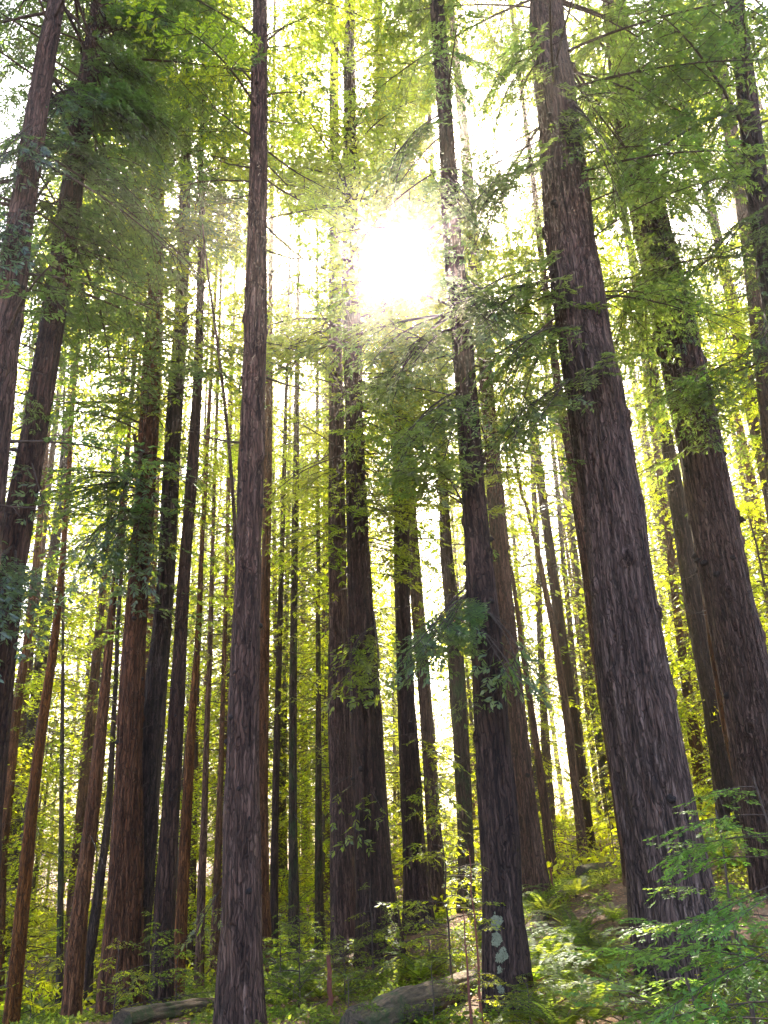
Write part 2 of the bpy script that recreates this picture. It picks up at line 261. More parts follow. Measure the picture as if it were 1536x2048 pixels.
tr('K', 23, 'dark', 'slender dark trunk standing first to the right of the knotted grey redwood', [(546,1940,20),(548,1800,17),(551,1600,14),(556,1400,12),(560,1250,11),(567,1000,9),(572,800,7)], (7, 1.6, 1.5, 1))
tr('Lk', 22, 'moss', 'slender mossy trunk second to the right of the knotted grey redwood', [(588,1930,25),(587,1800,21),(586,1600,16),(586,1400,15),(588,1200,14),(592,950,12),(594,750,9)], (6, 1.8, 1.7, 1))
tr('Mk', 24, 'moss', 'slim ivy green and rust trunk just left of the broad central pair', [(641,1930,26),(638,1800,17),(637,1600,13),(637,1400,11),(636,1200,9)], (4, 2.4, 1.3, 1))
tr('AM', 28, 'grey', 'hair thin trunk seen between the two trunks right of the sun', [(884,1745,12),(870,1550,10),(856,1350,8),(840,1150,6)], (7, 1.5, 1.4, 2))

# sun-plane coordinates
e1 = np.cross(SUN, [0, 0, 1.0]); e1 /= np.linalg.norm(e1); e2 = np.cross(e1, SUN)
def sunq(P): return np.stack([P @ e1, P @ e2], -1)

def trunk_points(t):
    p = t['pts']; b = at(p[0][0], p[0][1], t['d']); h = np.array([b[0], b[1]]) / math.hypot(b[0], b[1])
    P = []; R = []
    for (x, y, w) in p:
        r = ray(x, y); s = t['d'] / (r[0] * h[0] + r[1] * h[1]); q = CAM + r * s
        _, _, dep = proj(q); P.append(q); R.append(0.5 * w / F * dep[0] * 1.03)
    return np.array(P), np.array(R)
for t in T.values(): t['P'], t['R'] = trunk_points(t)
T['J']['R'] = T['J']['R'] * 1.02; T['N1']['R'] = T['N1']['R'] * 0.92; T['N2']['R'] = T['N2']['R'] * 0.95

# ------------------------------------------------------------------ terrain
def _cp():
    pts = []
    for k, t in T.items():
        if k in ('H2', 'I2', 'AA', 'AB', 'AB2', 'Y2', 'AM', 'J'): continue
        pts.append(t['P'][0])
    ext = [(478,2100,10),(1240,1790,15),(1450,1690,20),(1200,1745,22),(1480,1900,12),(1150,1990,9.5),(700,2030,11),(870,1985,12),(600,1960,15),(1400,1625,33),
           (300,2075,13),(60,2120,15),(1500,2040,8),(1130,2100,7.5),(560,2050,12)]
    for e in ext: pts.append(at(*e))
    for x, y, z in [(0,0,0),(-3,0,-.2),(3,0,.25),(0,-6,.4),(-8,-2,-.6),(8,-2,.9),(0,4,-.35),(-4,4,-.8),(4,4,0.1),(-12,6,-2.5),(12,7,1.2),(-40,45,-6.5),(0,60,-2.5),(35,50,3.5),(-20,60,-5),(20,60,.5)]:
        pts.append(np.array([x, y, z], float))
    return np.array(pts)
CP = _cp()
_A = np.c_[CP[:, :2], np.ones(len(CP))]; PL, *_ = np.linalg.lstsq(_A, CP[:, 2], rcond=None)
_d2 = ((CP[:, None, :2] - CP[None, :, :2]) ** 2).sum(-1)
_K = np.exp(-_d2 / (2 * 6.0 ** 2)); RW = np.linalg.solve(_K + 0.04 * np.eye(len(CP)), CP[:, 2] - _A @ PL)
def ground(x, y, bumps=True):
    x = np.atleast_1d(np.asarray(x, float)); y = np.atleast_1d(np.asarray(y, float))
    r = np.hypot(x, y) + 1e-6; s = 60 * np.tanh(r / 60) / r
    z = (x * s) * PL[0] + (y * s) * PL[1] + PL[2]
    d2 = (x[:, None] - CP[None, :, 0]) ** 2 + (y[:, None] - CP[None, :, 1]) ** 2
    z = z + np.exp(-d2 / 72.0) @ RW
    if bumps: z = z + 0.16 * (fbm(np.c_[x, y, x * 0] * 0.6, 3, 5) - 0.5)
    return z
ax = np.concatenate([-np.geomspace(380, 34, 12), np.linspace(-32, 32, 215), np.geomspace(34, 380, 12)])
ay = np.concatenate([-np.geomspace(380, 12, 12), np.linspace(-10, 62, 240), np.geomspace(66, 380, 12)])
gx, gy = np.meshgrid(ax, ay); gz = np.concatenate([ground(a, b) for a, b in zip(gx, gy)])
n0, n1 = len(ax), len(ay)
ii = (np.arange(n1 - 1)[:, None] * n0 + np.arange(n0 - 1)[None, :]).ravel()
g = mesh_obj('ground', np.c_[gx.ravel(), gy.ravel(), gz], np.stack([ii, ii + 1, ii + n0 + 1, ii + n0], -1), [GROUND], None, None, True)
g['kind'] = 'structure'

# ------------------------------------------------------------------ trunks
def trunk_mesh(P, R, hero, seed, gz0, origin, name='trunk', material=None, parent=None, knots=0, flare=0.8, H=38.0):
    # extend below the ground and up to the top
    P = list(P); R = list(R)
    d = (P[-1] - P[-3 if len(P) > 3 else 0]); d /= d[2]; d[:2] = np.clip(d[:2], -0.12, 0.12)
    z1 = P[-1][2]; top = max(H, z1 + 4)
    zs = np.array([p[2] for p in P]); 
    for f in (0.35, 0.7, 1.0):
        P.append(P[len(zs) - 1] + d * (top - z1) * f); R.append(R[len(zs) - 1] * (1 - 0.85 * f))
    P = np.array(P); R = np.array(R); o = np.argsort(P[:, 2]); P = P[o]; R = R[o]
    z0 = gz0 - 0.35
    zvis = min(z1 + 1, 24)
    step = 0.055 if hero else 0.16
    z = np.concatenate([np.arange(z0, zvis, step), np.linspace(zvis, top, 26)])
    C = np.c_[np.interp(z, P[:, 2], P[:, 0]), np.interp(z, P[:, 2], P[:, 1]), z]
    r = np.interp(z, P[:, 2], R)
    k = 9 if not hero else 27
    if len(z) > k * 2:
        ker = np.ones(k) / k
        for a in (0, 1): C[:, a] = np.convolve(np.pad(C[:, a], k // 2, mode='edge'), ker, 'valid')
        r = np.convolve(np.pad(r, k // 2, mode='edge'), ker, 'valid')
    rb = R[0]
    n = int(np.clip(2 * math.pi * rb / (0.02 if hero else 0.045), 14, 240))
    th = np.arange(n) * 2 * math.pi / n
    TH, Z = np.meshgrid(th, z); RR = np.repeat(r[:, None], n, 1)
    cx, sx = np.cos(TH).ravel(), np.sin(TH).ravel(); zz = Z.ravel(); rr = RR.ravel()
    fr = 7.5
    q = np.c_[cx * rb * fr, sx * rb * fr, zz * 0.42] + seed * 13.1
    wq = np.c_[cx * rb * 2.2, sx * rb * 2.2, zz * 0.9] + seed * 7.7
    wv = (fbm(wq, 2, seed) - 0.5) * 1.8
    q[:, 0] += wv; q[:, 1] -= wv
    ridge = 1 - np.abs(2 * vn(q, seed + 1) - 1)            # thin furrows
    ridge2 = 1 - np.abs(2 * vn(q * [2.1, 2.1, 2.6] + 5, seed + 2) - 1)
    amp = 0.046 if hero else 0.024
    amp = min(amp, rb * 0.085) * (rr / rb)
    fluting = (fbm(np.c_[cx * 1.6, sx * 1.6, zz * 0.10] + seed * 3.3, 2, seed + 3) - 0.5) * 0.17 + (fbm(np.c_[cx * 2.2, sx * 2.2, zz * 1.1] + seed * 1.3, 3, seed + 4) - 0.5) * 0.07
    hg = np.maximum(zz - gz0, 0)
    lob = np.cos(TH.ravel() * 5 + seed) * 0.5 + np.cos(TH.ravel() * 3 + seed * 2.1) * 0.5
    fl = np.exp(-hg / (rb * 1.1)) * (0.16 + 0.16 * lob) * flare
    rad = rr * (1 + fluting + fl) - amp * (np.power(np.clip(ridge, 0, 1), 2.5)) * 1.5 - amp * 0.55 * ridge2 + amp * 0.8
    ks = np.random.default_rng(seed + 50)
    for _ in range(knots):
        kt = ks.uniform(0, 2 * math.pi); kz = gz0 + 1.0 + ks.uniform(0, 1) ** 1.0 * 11; kr = rb * ks.uniform(0.09, 0.17)
        dt = np.angle(np.exp(1j * (TH.ravel() - kt))) * rr; dz = zz - kz
        d = np.hypot(dt, dz * 0.8) / kr
        rad += kr * 0.7 * np.exp(-(d - 0.9) ** 2 * 4) - kr * 1.0 * np.exp(-d ** 2 * 6) 
    V = np.repeat(C, n, 0) + np.c_[cx * rad, sx * rad, np.zeros_like(rad)]
    i = np.arange(len(z) - 1)[:, None] * n; j = np.arange(n)[None, :]; j2 = (j + 1) % n
    Q = np.stack([i + j, i + j2, i + n + j2, i + n + j], -1).reshape(-1, 4)
    ka = Acc(); ka.add(V, Q, 0)
    if knots:                       # dark knots left by shed branches
        G_ = V.reshape(len(z), n, 3); hi = int(np.sum(z < gz0 + 17)) - 1
        for _ in range(int(knots * 1.5)):
            a, b2 = int(ks.uniform(.06, 1) * hi), ks.integers(n); p = G_[a, b2]; nrm = p - C[a]; nrm /= np.linalg.norm(nrm); kr = rb * ks.uniform(.045, .09) + .008
            pts = p + (nrm + [0, 0, -.25]) * np.array([-.9, .2, .7, 1.0])[:, None] * kr * ks.uniform(.8, 1.6); v, q = tube(pts, kr * np.array([1.5, 1.15, .7, .12]), 8); ka.add(v + ks.normal(0, kr * .12, v.shape), q, 1)
    ob = ka.obj(name, [material, KNOT], parent, origin, True)
    return ob, C, r, V.reshape(len(z), n, 3), zz

# ------------------------------------------------------------------ boughs
def leafquads(Pb, D, N, ln, wd):
    """pointed leaf blades: base points, directions, normals, lengths, widths"""
    Sd = np.cross(D, N); Sd /= np.linalg.norm(Sd, axis=1)[:, None] + 1e-9
    ln = np.asarray(ln)[:, None]; wd = np.asarray(wd)[:, None]
    V = np.stack([Pb, Pb + D * ln * 0.45 + Sd * wd * 0.5, Pb + D * ln, Pb + D * ln * 0.55 - Sd * wd * 0.5], 1).reshape(-1, 3)
    Q = np.arange(len(Pb) * 4).reshape(-1, 4); return V, Q
def bough_template(L, tier, r):
    """flat drooping spray along +X; returns leaf verts, quads, wood verts, quads"""
    lw, wwd, dsub, dtw = {0: (0.085, 0.030, 0.18, 0.085), 1: (0.12, 0.044, 0.22, 0.115), 2: (0.24, 0.095, 0.34, 0.26), -1: (0.036, 0.015, 0.065, 0.05)}[tier]
    Pb = []; Dd = []; Nn = []; wood = Acc()
    droop = r.uniform(0.10, 0.22) * (0.5 if tier == -1 else 1); lift = r.uniform(-0.05, 0.25); side = r.uniform(-0.12, 0.12)
    def axis(t): return np.array([L * t, side * L * math.sin(t * 2.5), L * (lift * t - droop * 2.0 * t * t)])
    ts = np.linspace(0, 1, 9); A = np.array([axis(t) for t in ts])
    tv, tq = tube(A, np.linspace(0.0075 * L + 0.003, 0.003, 9) * (0.5 if tier == -1 else 1), 4); wood.add(tv, tq)
    x = 0.22 * L + r.uniform(0, dsub); sgn = 1
    while x < L * 0.99:
        t = x / L; p = axis(t); tan = axis(min(t + .03, 1.02)) - axis(t); tan /= np.linalg.norm(tan)
        if r.random() < 0.87:
            ang = sgn * math.radians(r.uniform(38, 66)); sl = (0.46 * L * (1 - t) ** 0.75 * min(1, t * 3.2) + 0.16) * r.uniform(0.6, 1.15)
            lat = np.array([-tan[1], tan[0], 0]); lat /= np.linalg.norm(lat)
            d = tan * math.cos(ang) + lat * math.sin(ang); d[2] += r.uniform(-0.30, 0.10)
            curl = r.uniform(0.1, 0.4)
            m = max(3, int(sl / 0.16)); pts = [p]
            dd = d.copy()
            for _ in range(m):
                dd = dd + np.array([0, 0, -curl / m]) + tan * (0.25 / m); dd /= np.linalg.norm(dd); pts.append(pts[-1] + dd * sl / m)
            pts = np.array(pts); tv, tq = tube(pts, np.linspace(0.004 + 0.0012 * L, 0.0015, len(pts)) * (0.45 if tier == -1 else 1), 3); wood.add(tv, tq)
            seg = np.linspace(0.06, 1, max(2, int(sl / dtw))); s2 = 1
            for s in seg:
                q = np.array([np.interp(s, np.linspace(0, 1, len(pts)), pts[:, a]) for a in range(3)])
                tg = pts[min(int(s * m) + 1, m)] - pts[min(int(s * m), m - 1)]; tg /= np.linalg.norm(tg) + 1e-9
                lt = np.cross([0, 0, 1.0], tg); lt /= np.linalg.norm(lt) + 1e-9
                a2 = s2 * math.radians(r.uniform(35, 60)); td = tg * math.cos(a2) + lt * math.sin(a2); td[2] -= r.uniform(0, 0.35); td /= np.linalg.norm(td)
                if s > 0.97: td = tg
                tl = (0.20 if tier < 2 else 0.26) * r.uniform(0.5, 1.1) * (1 - 0.45 * s)
                if tier == -1: tl *= 0.75
                if tier == 2:
                    k = 1; us = np.array([0.0])
                else:
                    us = np.arange(0, tl, lw * 0.42)
                nn = np.array([r.normal(0, .3), r.normal(0, .3), 1.0]); nn /= np.linalg.norm(nn)
                l2 = np.cross(nn, td)
                for ui, u in enumerate(us):
                    for sg in ((1, -1) if tier != 2 else (0,)):
                        ang3 = sg * math.radians(r.uniform(28, 55)) if sg else r.normal(0, .3)
                        ld = td * math.cos(ang3) + l2 * math.sin(ang3) + r.normal(0, 0.10, 3); ld /= np.linalg.norm(ld)
                        Pb.append(q + td * u); Dd.append(ld); Nn.append(nn + r.normal(0, 0.22, 3))
                s2 = -s2
        x += dsub * r.uniform(0.55, 1.2) ; sgn = -sgn
    Pb = np.array(Pb); Dd = np.array(Dd); Nn = np.array(Nn); k = len(Pb)
    V, Q = leafquads(Pb, Dd, Nn, lw * r.uniform(0.65, 1.2, k), wwd * r.uniform(0.7, 1.25, k))
    return V, Q, np.concatenate(wood.V), np.concatenate(wood.Q)
TPL = {}
for tier, lens in {0: (1.3, 2.2, 3.2), 1: (1.3, 2.2, 3.2), 2: (1.6, 3.0)}.items():
    r_ = np.random.default_rng(100 + tier)
    TPL[tier] = [(L, bough_template(L, tier, r_)) for L in lens for _ in range(3)]

# places the sun must reach: (px, py, distance, radius); the canopy has openings above them
LIT = [(1262,1795,14.5,1.1),(1420,1650,20,1.6),(960,1990,10.5,0.45),(1500,1925,9,0.55),(900,1540,15,0.8),(730,1300,13,0.5),(400,1830,12,0.5),
       (720,1975,11.5,0.35),(1200,1745,22,0.9),(860,1800,12,0.5),(1110,1830,14,0.9),(350,2040,12,0.4),(1060,1960,10,0.4),(590,2050,9,0.35),(1480,1780,6,0.35),
       (100,1180,9,0.5),(300,1075,9,0.5),(1370,1650,30,1.5),(120,900,20,3),(660,120,16,1.2),(230,2000,14,0.5),(1200,2000,6,0.3),(160,1950,22,1.5),(1130,1900,11.5,.7),(1080,2010,9,.5),(1330,1760,17,1.0),(720,1840,12,.4),(790,1780,12.5,.6),(1250,2030,7.5,.4),(1350,1960,6,.35),(1200,1990,9.3,.4),(1450,1760,16,1.0),(100,2000,18,1.2),(620,1990,12,.4),(1180,1840,13,.6),(1470,1880,10,.6),(560,1980,13,.4),(860,2020,10,.4),(30,1100,8.5,.5),(620,1800,26,2),(500,1500,30,2)]
LT = np.array([np.r_[at(a, b, d), r] for a, b, d, r in LIT])
DENS = ["688976779987","899987869978","998867778978","988566689987","877465677886","756475777786","664667888776","576657777666",
        "677556776666","665555665667","645556676656","555555555555","555455555555","555555555555","555555555555","555555555555"]
DM = np.array([[int(c) for c in row] for row in DENS]) / 9.0
def dens(px, py):
    if px < -60 or px > 1596 or py < -60 or py > 2100: return 0.75
    u = min(max(px / 128 - 0.5, 0), 10.999); v = min(max(py / 128 - 0.5, 0), 14.999); i, j = int(u), int(v); a, b = u - i, v - j
    return (DM[j, i] * (1 - a) + DM[j, i + 1] * a) * (1 - b) + (DM[j + 1, i] * (1 - a) + DM[j + 1, i + 1] * a) * b
def keep_mask(c, gap=0.60, lit=True):
    """which leaf centres stay: openings in the canopy run along the sun's direction"""
    d = c - CAM; dist = np.linalg.norm(d, axis=1); cs = (d @ SUN) / dist; an = np.degrees(np.arccos(np.clip(cs, -1, 1)))
    wob = fbm(np.c_[d / dist[:, None] * 95], 3, 9)
    k = an > 2.3 * wob - 0.05
    q = sunq(c); 
    if lit:
        for L in LT:
            qq = q - sunq(L[None, :3]); s = (c - L[:3]) @ SUN
            k &= ~((s > 0.9) & (np.hypot(qq[:, 0], qq[:, 1]) < L[3] * (0.7 + 0.6 * vn(np.c_[q * 2.2, q[:, :1] * 0], 4))))
    if gap < 1:
        n = fbm(np.c_[q * 0.33, q[:, :1] * 0 + 2.2], 3, 21); k &= (n < gap) | (np.hypot(*(q - sunq(CAM[None])).T) < 2.2)
    return k
def add_bough(acc, tier, start, dirn, L, r, gap=1.0, up=None, lit=True):
    cand = [t for t in TPL[tier]]; cand.sort(key=lambda t: abs(t[0] - L) + r.random() * 0.35)
    L0, (V, Q, WV, WQ) = cand[0]; s = L / L0
    x = np.asarray(dirn, float); x = x / np.linalg.norm(x); upv = np.array([0, 0, 1.0]) if up is None else up
    y = np.cross(upv, x); y /= np.linalg.norm(y) + 1e-9; z = np.cross(x, y)
    if r.random() < 0.5: y = -y
    M = np.stack([x, y, z]) * s
    V2 = V @ M + start; c = V2.reshape(-1, 4, 3).mean(1)
    k = keep_mask(c, gap, lit)
    V3 = V2.reshape(-1, 4, 3)[k].reshape(-1, 3)
    if len(V3): acc.add(V3, np.arange(len(V3)).reshape(-1, 4), 0)
    if k.mean() > 0.3: acc.add(WV @ M + start, WQ, 1)

def make_crown(t, root, C, r, leaf, seed, use_map=True):
    h0, rate, Lmax, tier = t['crown']; rate *= 1.9 * (2.9 if tier == 1 else 1); Lmax *= 1.12; rg = np.random.default_rng(seed); acc = Acc()
    z = t['gz'] + h0 + rg.uniform(0, 0.3); top = C[-1, 2]; npb = 0
    while z < top:
        p = np.array([np.interp(z, C[:, 2], C[:, a]) for a in range(3)]); az = rg.uniform(0, 2 * math.pi)
        f = (z - t['gz'] - h0) / (top - t['gz'] - h0)
        env = min(1.0, 0.45 + f * 4.0) * (1 - max(0, f - 0.35) / 0.65 * 0.85)
        L = max(1.1 if tier == 0 else 0.5, Lmax * env * rg.uniform(0.6, 1.15))
        el = rg.uniform(-0.35, 0.25); d = np.array([math.cos(az) * math.cos(el), math.sin(az) * math.cos(el), math.sin(el)])
        px, py, dep = proj(p + d * L * 0.55)
        tt = tier
        if dep[0] > 0 and -250 < py[0] and -200 < px[0] < 1736:
            pr = dens(px[0], py[0])
            dist = np.linalg.norm(p + d * L * .5 - CAM)
            if dist < 7.5: pr *= 0.25
            tc_ = CAM - p; tc_ /= np.linalg.norm(tc_)
            if tier == 0 and d[:2] @ tc_[:2] > 0.35: pr *= 0.3      # few boughs hang on the path side
        else:
            pr = 0.6; tt = max(tier, 1) if py[0] > -700 else 2
        if rg.random() < pr:
            add_bough(acc, tt, p, d, L, rg, gap=t.get('gap', 0.60)); npb += 1
        z += rg.exponential(1.0 / (rate * (1.0 if tt < 2 else 0.8)))
    for cb in t.get('extra', ()):   # boughs the photograph shows one by one
        (sx, sy), (ex, ey), dd, n = cb; n = n if n < 2 else int(1.35 * n)
        for _ in range(n):
            ys = sy + rg.uniform(-22, 22) * (n > 1)
            rr = ray(sx, ys); b = t['P'][0]; h = b[:2] / np.linalg.norm(b[:2]); s = t['d'] / (rr[:2] @ h)
            st = CAM + rr * s; e = at(ex + rg.uniform(-35, 35) * (n > 1), ey + rg.uniform(-45, 45) * (n > 1), t['d'] + dd)
            add_bough(acc, tier, st, e - st, np.linalg.norm(e - st) * 1.05, rg, 1.0)
    if acc.n == 0: return None
    o = acc.obj('crown', [leaf, WOOD], root, origin=root.location); return o
def limb(root, p0, p1, r0, sag, seed, twigs=4):
    rg = np.random.default_rng(seed); k = 9; s = np.linspace(0, 1, k)[:, None]; p0 = np.asarray(p0); p1 = np.asarray(p1)
    L = np.linalg.norm(p1 - p0)
    P = p0 + (p1 - p0) * s + np.array([0, 0, -sag * L]) * (4 * s * (1 - s)) + rg.normal(0, 0.012 * L, (k, 3)) * s
    acc = Acc(); v, q = tube(P, np.linspace(r0, r0 * 0.3, k), 6); acc.add(v, q)
    for _ in range(twigs):
        i = rg.integers(2, k - 1); d = (P[i] - P[i - 1]); d /= np.linalg.norm(d); d = d + rg.normal(0, 0.55, 3); d /= np.linalg.norm(d); l = L * rg.uniform(0.12, 0.35)
        pp = P[i] + d * l * np.linspace(0, 1, 4)[:, None] + rg.normal(0, .01 * l, (4, 3)); v, q = tube(pp, np.linspace(r0 * 0.45, r0 * 0.15, 4), 4); acc.add(v, q)
    return acc.obj('branch', [WOOD], root, origin=root.location, smooth=True)

# specific foliage and limbs (pixels on the photograph, depth offset toward or away from the camera)
T['N2']['extra'] = [((745,1235),(705,1350),-1.6,4),((722,1570),(690,1650),-1.0,2),((735,1575),(785,1600),-1.0,1),((715,930),(760,1010),-1.2,3)]
T['R']['extra'] = [((940,1215),(1055,1300),-1.0,3),((935,1190),(820,1320),-1.2,5),((930,1000),(800,880),-1.4,4),((925,800),(800,900),-1.2,4),((905,640),(800,720),-1.2,4),((950,1360),(900,1420),-.6,1),((910,560),(1010,640),-1,3)]
T['R']['extra'] += [((885,350),(970,430),-.8,3),((880,250),(790,290),-.8,3),((872,120),(970,170),-.8,3),((900,450),(830,560),-.8,2)]
T['X']['extra'] = [((1150,770),(1020,880),-1.4,3),((1130,640),(980,760),-1.5,4),((1130,560),(940,600),-1.5,4),((1110,300),(960,380),-1.3,4),((1180,760),(1310,700),-1.4,2),((1100,100),(950,160),-1.3,4),((1110,200),(1290,250),-1.0,3)]
T['Z']['extra'] = [((1350,750),(1420,830),-1.8,4),((1310,520),(1180,640),-1.5,3),((1270,350),(1420,400),-1.5,3),((1255,250),(1150,350),-1.5,3),((1250,150),(1400,200),-1.5,4),((1240,80),(1130,120),-1.5,4),((1290,420),(1430,520),-1.5,3)]
T['AB']['extra'] = [((1510,330),(1400,380),-1.2,4),((1500,250),(1410,200),-1.2,4),((1520,420),(1450,520),-1.2,3),((1490,120),(1380,80),-1.2,4),((1560,620),(1480,700),-.8,3)]
T['H1']['extra'] = [((290,980),(80,920),-1.5,4),((288,1000),(150,1080),-1.2,4),((285,1010),(250,1110),-1.0,4),((296,900),(180,960),-1.2,3),((308,560),(220,600),-1,3),((308,500),(380,560),-1,3)]
T['A']['extra'] = [((90,150),(220,200),0.8,5),((70,260),(190,330),0.8,5),((50,380),(150,440),0.8,4),((35,480),(120,560),0.8,3),((40,420),(-40,480),-.6,4),((70,250),(-20,300),-.6,4),((0,740),(90,830),.6,1)]
T['B']['extra'] = [((180,130),(330,170),-.8,6),((170,200),(340,280),-.8,6),((150,320),(300,400),-.8,5),((135,440),(250,480),-.8,3),((190,60),(350,60),-.8,6),((160,300),(40,330),-1.0,4),((200,0),(400,20),-.5,5),((175,180),(60,240),-1.,4),((30,1080),(-20,1250),-1.5,3),((60,920),(140,1000),-1.,1)]
T['O']['extra'] = [((820,1480),(900,1500),-1.2,3),((825,1560),(890,1600),-1.0,3)]
T['AH']['extra'] = []
T['J']['extra'] = [((455,1760),(365,1860),-0.4,1),((503,150),(420,100),.6,2),((520,90),(620,60),.6,2)]
LIMBS = {'J': [((532,755),(640,785),-.3,.018,.03),((480,885),(396,866),.5,.02,.04),((502,160),(432,98),.5,.022,-.05),((534,190),(622,186),-.3,.016,-.05),((500,270),(405,185),.4,.02,.06),((533,240),(600,245),.3,.014,.05),((532,300),(650,375),.6,.02,.05),((530,450),(672,545),1.0,.02,.10),((532,500),(660,515),.8,.016,.08),((500,390),(440,400),.5,.012,.02),((533,555),(590,500),.5,.012,.0),((528,600),(570,650),.4,.01,.0),((500,335),(425,315),.5,.018,.04),((534,360),(640,420),.7,.018,.04)],
 'B': [((84,745),(10,722),.3,.02,.05),((78,790),(0,775),.3,.018,.05),((60,905),(-30,880),.2,.02,.04),((150,490),(260,520),-.4,.02,.08)],
 'H1': [((275,905),(268,868),-.5,.07,0),((303,760),(190,880),.8,.022,.08),((303,700),(210,700),.8,.02,.05),((312,640),(215,655),.8,.018,.06)],
 'H2': [((330,1250),(285,1310),-.4,.016,-.03),((322,1440),(282,1460),-.4,.014,-.02),((316,1545),(278,1580),-.4,.014,-.02)],
 'X': [((1235,890),(1175,1010),-.45,.014,-.05),((1130,520),(1040,575),-.7,.022,.08),((1210,600),(1300,560),-.5,.014,.02)],
 'Z': [((1330,590),(1500,410),-1.0,.03,.08),((1345,620),(1490,650),-.6,.022,-.05),((1272,300),(1400,160),-.5,.02,.0)],
 'R': [((915,590),(1000,560),-.5,.016,.05),((905,420),(840,300),-.4,.016,.05)],
 'I': [((390,760),(330,600),.6,.012,.05),((395,700),(450,560),.6,.012,.05)],
 'U': [((1112,1300),(1180,1260),.4,.012,-.05),((1128,1390),(1085,1340),.4,.012,.05),((1150,1560),(1100,1500),.4,.012,.03)],
 'D': [((66,1590),(10,1560),.4,.01,.03),((75,1500),(120,1470),.4,.01,.03)],
 'AC': [((1395,1520),(1360,1545),-.4,.01,.05)], 'Y1': [((1345,960),(1250,1010),.3,.016,.06),((1365,1060),(1290,1090),.3,.016,.06),((1380,1130),(1280,1150),.3,.016,.06),((1400,1260),(1330,1320),.3,.014,-.02)]}
LEAFOF = {'X': 'cool', 'R': 'cool', 'Z': 'cool', 'AB': 'dark', 'A': 'dark', 'B': 'dark', 'H1': 'dark'}
GRP = 'redwood trunks of the grove'
for n_, (key, t) in enumerate(T.items()):
    b = t['P'][0]; z0 = float(ground(b[0], b[1])[0]); t['gz'] = z0
    root = empty('redwood_tree', (b[0], b[1], z0), t['label'], 'tree', GRP)
    t['root'] = root
    ob, C, r, G, zz = trunk_mesh(t['P'], t['R'], t.get('hero', False), n_ + 1, z0, np.array(root.location), material=BARK[t['bark']], parent=root,
                                 knots=26 if key in 'JZR' else (14 if t.get('hero') else 0), H=16 if t.get('thin') else 36 + (n_ * 7) % 6)
    t['C'] = C
    if t['crown']: make_crown(t, root, C, r, LEAF[LEAFOF.get(key, 'needle')], 300 + n_)
    for i, (a, e, dd, rr, sag) in enumerate(LIMBS.get(key, ())):
        p0 = at(*a, t['d']); p1 = at(*e, t['d'] + dd); limb(root, p0, p1, rr, sag, n_ * 40 + i)
    if not t.get('thin') and key not in LIMBS:      # dead snapped limbs on the bare lower trunk
        rg = np.random.default_rng(900 + n_)
        acc_n = 4 if t['d'] > 22 else 7
        for i in range(acc_n):
            z = z0 + rg.uniform(3.0, 11); p = np.array([np.interp(z, C[:, 2], C[:, a]) for a in range(3)]); az = rg.uniform(0, 6.28); l = rg.uniform(0.5, 1.9)
            limb(root, p, p + [math.cos(az) * l, math.sin(az) * l, rg.uniform(-.5, .1) * l], rg.uniform(.008, .016), rg.uniform(0, .08), 2000 + n_ * 30 + i, 3)
    if key == 'R':     # lichen crust on the side that faces the path
        V = G; c = V.reshape(-1, 3); px, py, dp = proj(c); 
        Pn = c - np.repeat(C, G.shape[1], 0); Pn /= np.linalg.norm(Pn, axis=1)[:, None]
        front = (Pn @ ((CAM - root.location) / np.linalg.norm(CAM - root.location))) > 0
        loc = c - np.array(root.location); hz = loc[:, 2]
        def blob(x, y, w, h): return ((px - x) / w) ** 2 + ((py - y) / h) ** 2
        f = np.minimum(np.minimum(blob(995, 1860, 14, 45), blob(1004, 1925, 12, 60)), blob(1030, 1976, 7, 14))
        sel = np.where(front & (blob(1000, 1890, 22, 95) < 1.4) | front & (blob(1030, 1976, 9, 16) < 1.2))[0]
        rg = np.random.default_rng(5); pick = rg.choice(sel, 9000); cc = c[pick] + rg.uniform(-1, 1, (9000, 3)) * [.010, .010, .035]
        px, py, dp = proj(cc); f = np.minimum(np.minimum(blob(995, 1860, 13, 42), blob(1003, 1930, 11, 55)), blob(1030, 1976, 6, 13))
        mk = f + (fbm((cc @ np.array([[.6, .64, .48], [-.64, .74, -.2], [-.48, -.18, .86]])) * [11, 11, 9], 4, 77) - 0.5) * 7.5 < 0.0; pick = pick[mk]; nrm = Pn[pick]; cc = cc[mk] + nrm * .006
        up_ = np.cross(nrm, rg.normal(0, 1, nrm.shape)); up_ /= np.linalg.norm(up_, axis=1)[:, None]
        V, Q = leafquads(cc - up_ * .01, up_, nrm, rg.uniform(.015, .035, len(cc)), rg.uniform(.008, .02, len(cc)))
        mesh_obj('lichen', V - np.array(root.location), Q, [LICHEN], None, root)

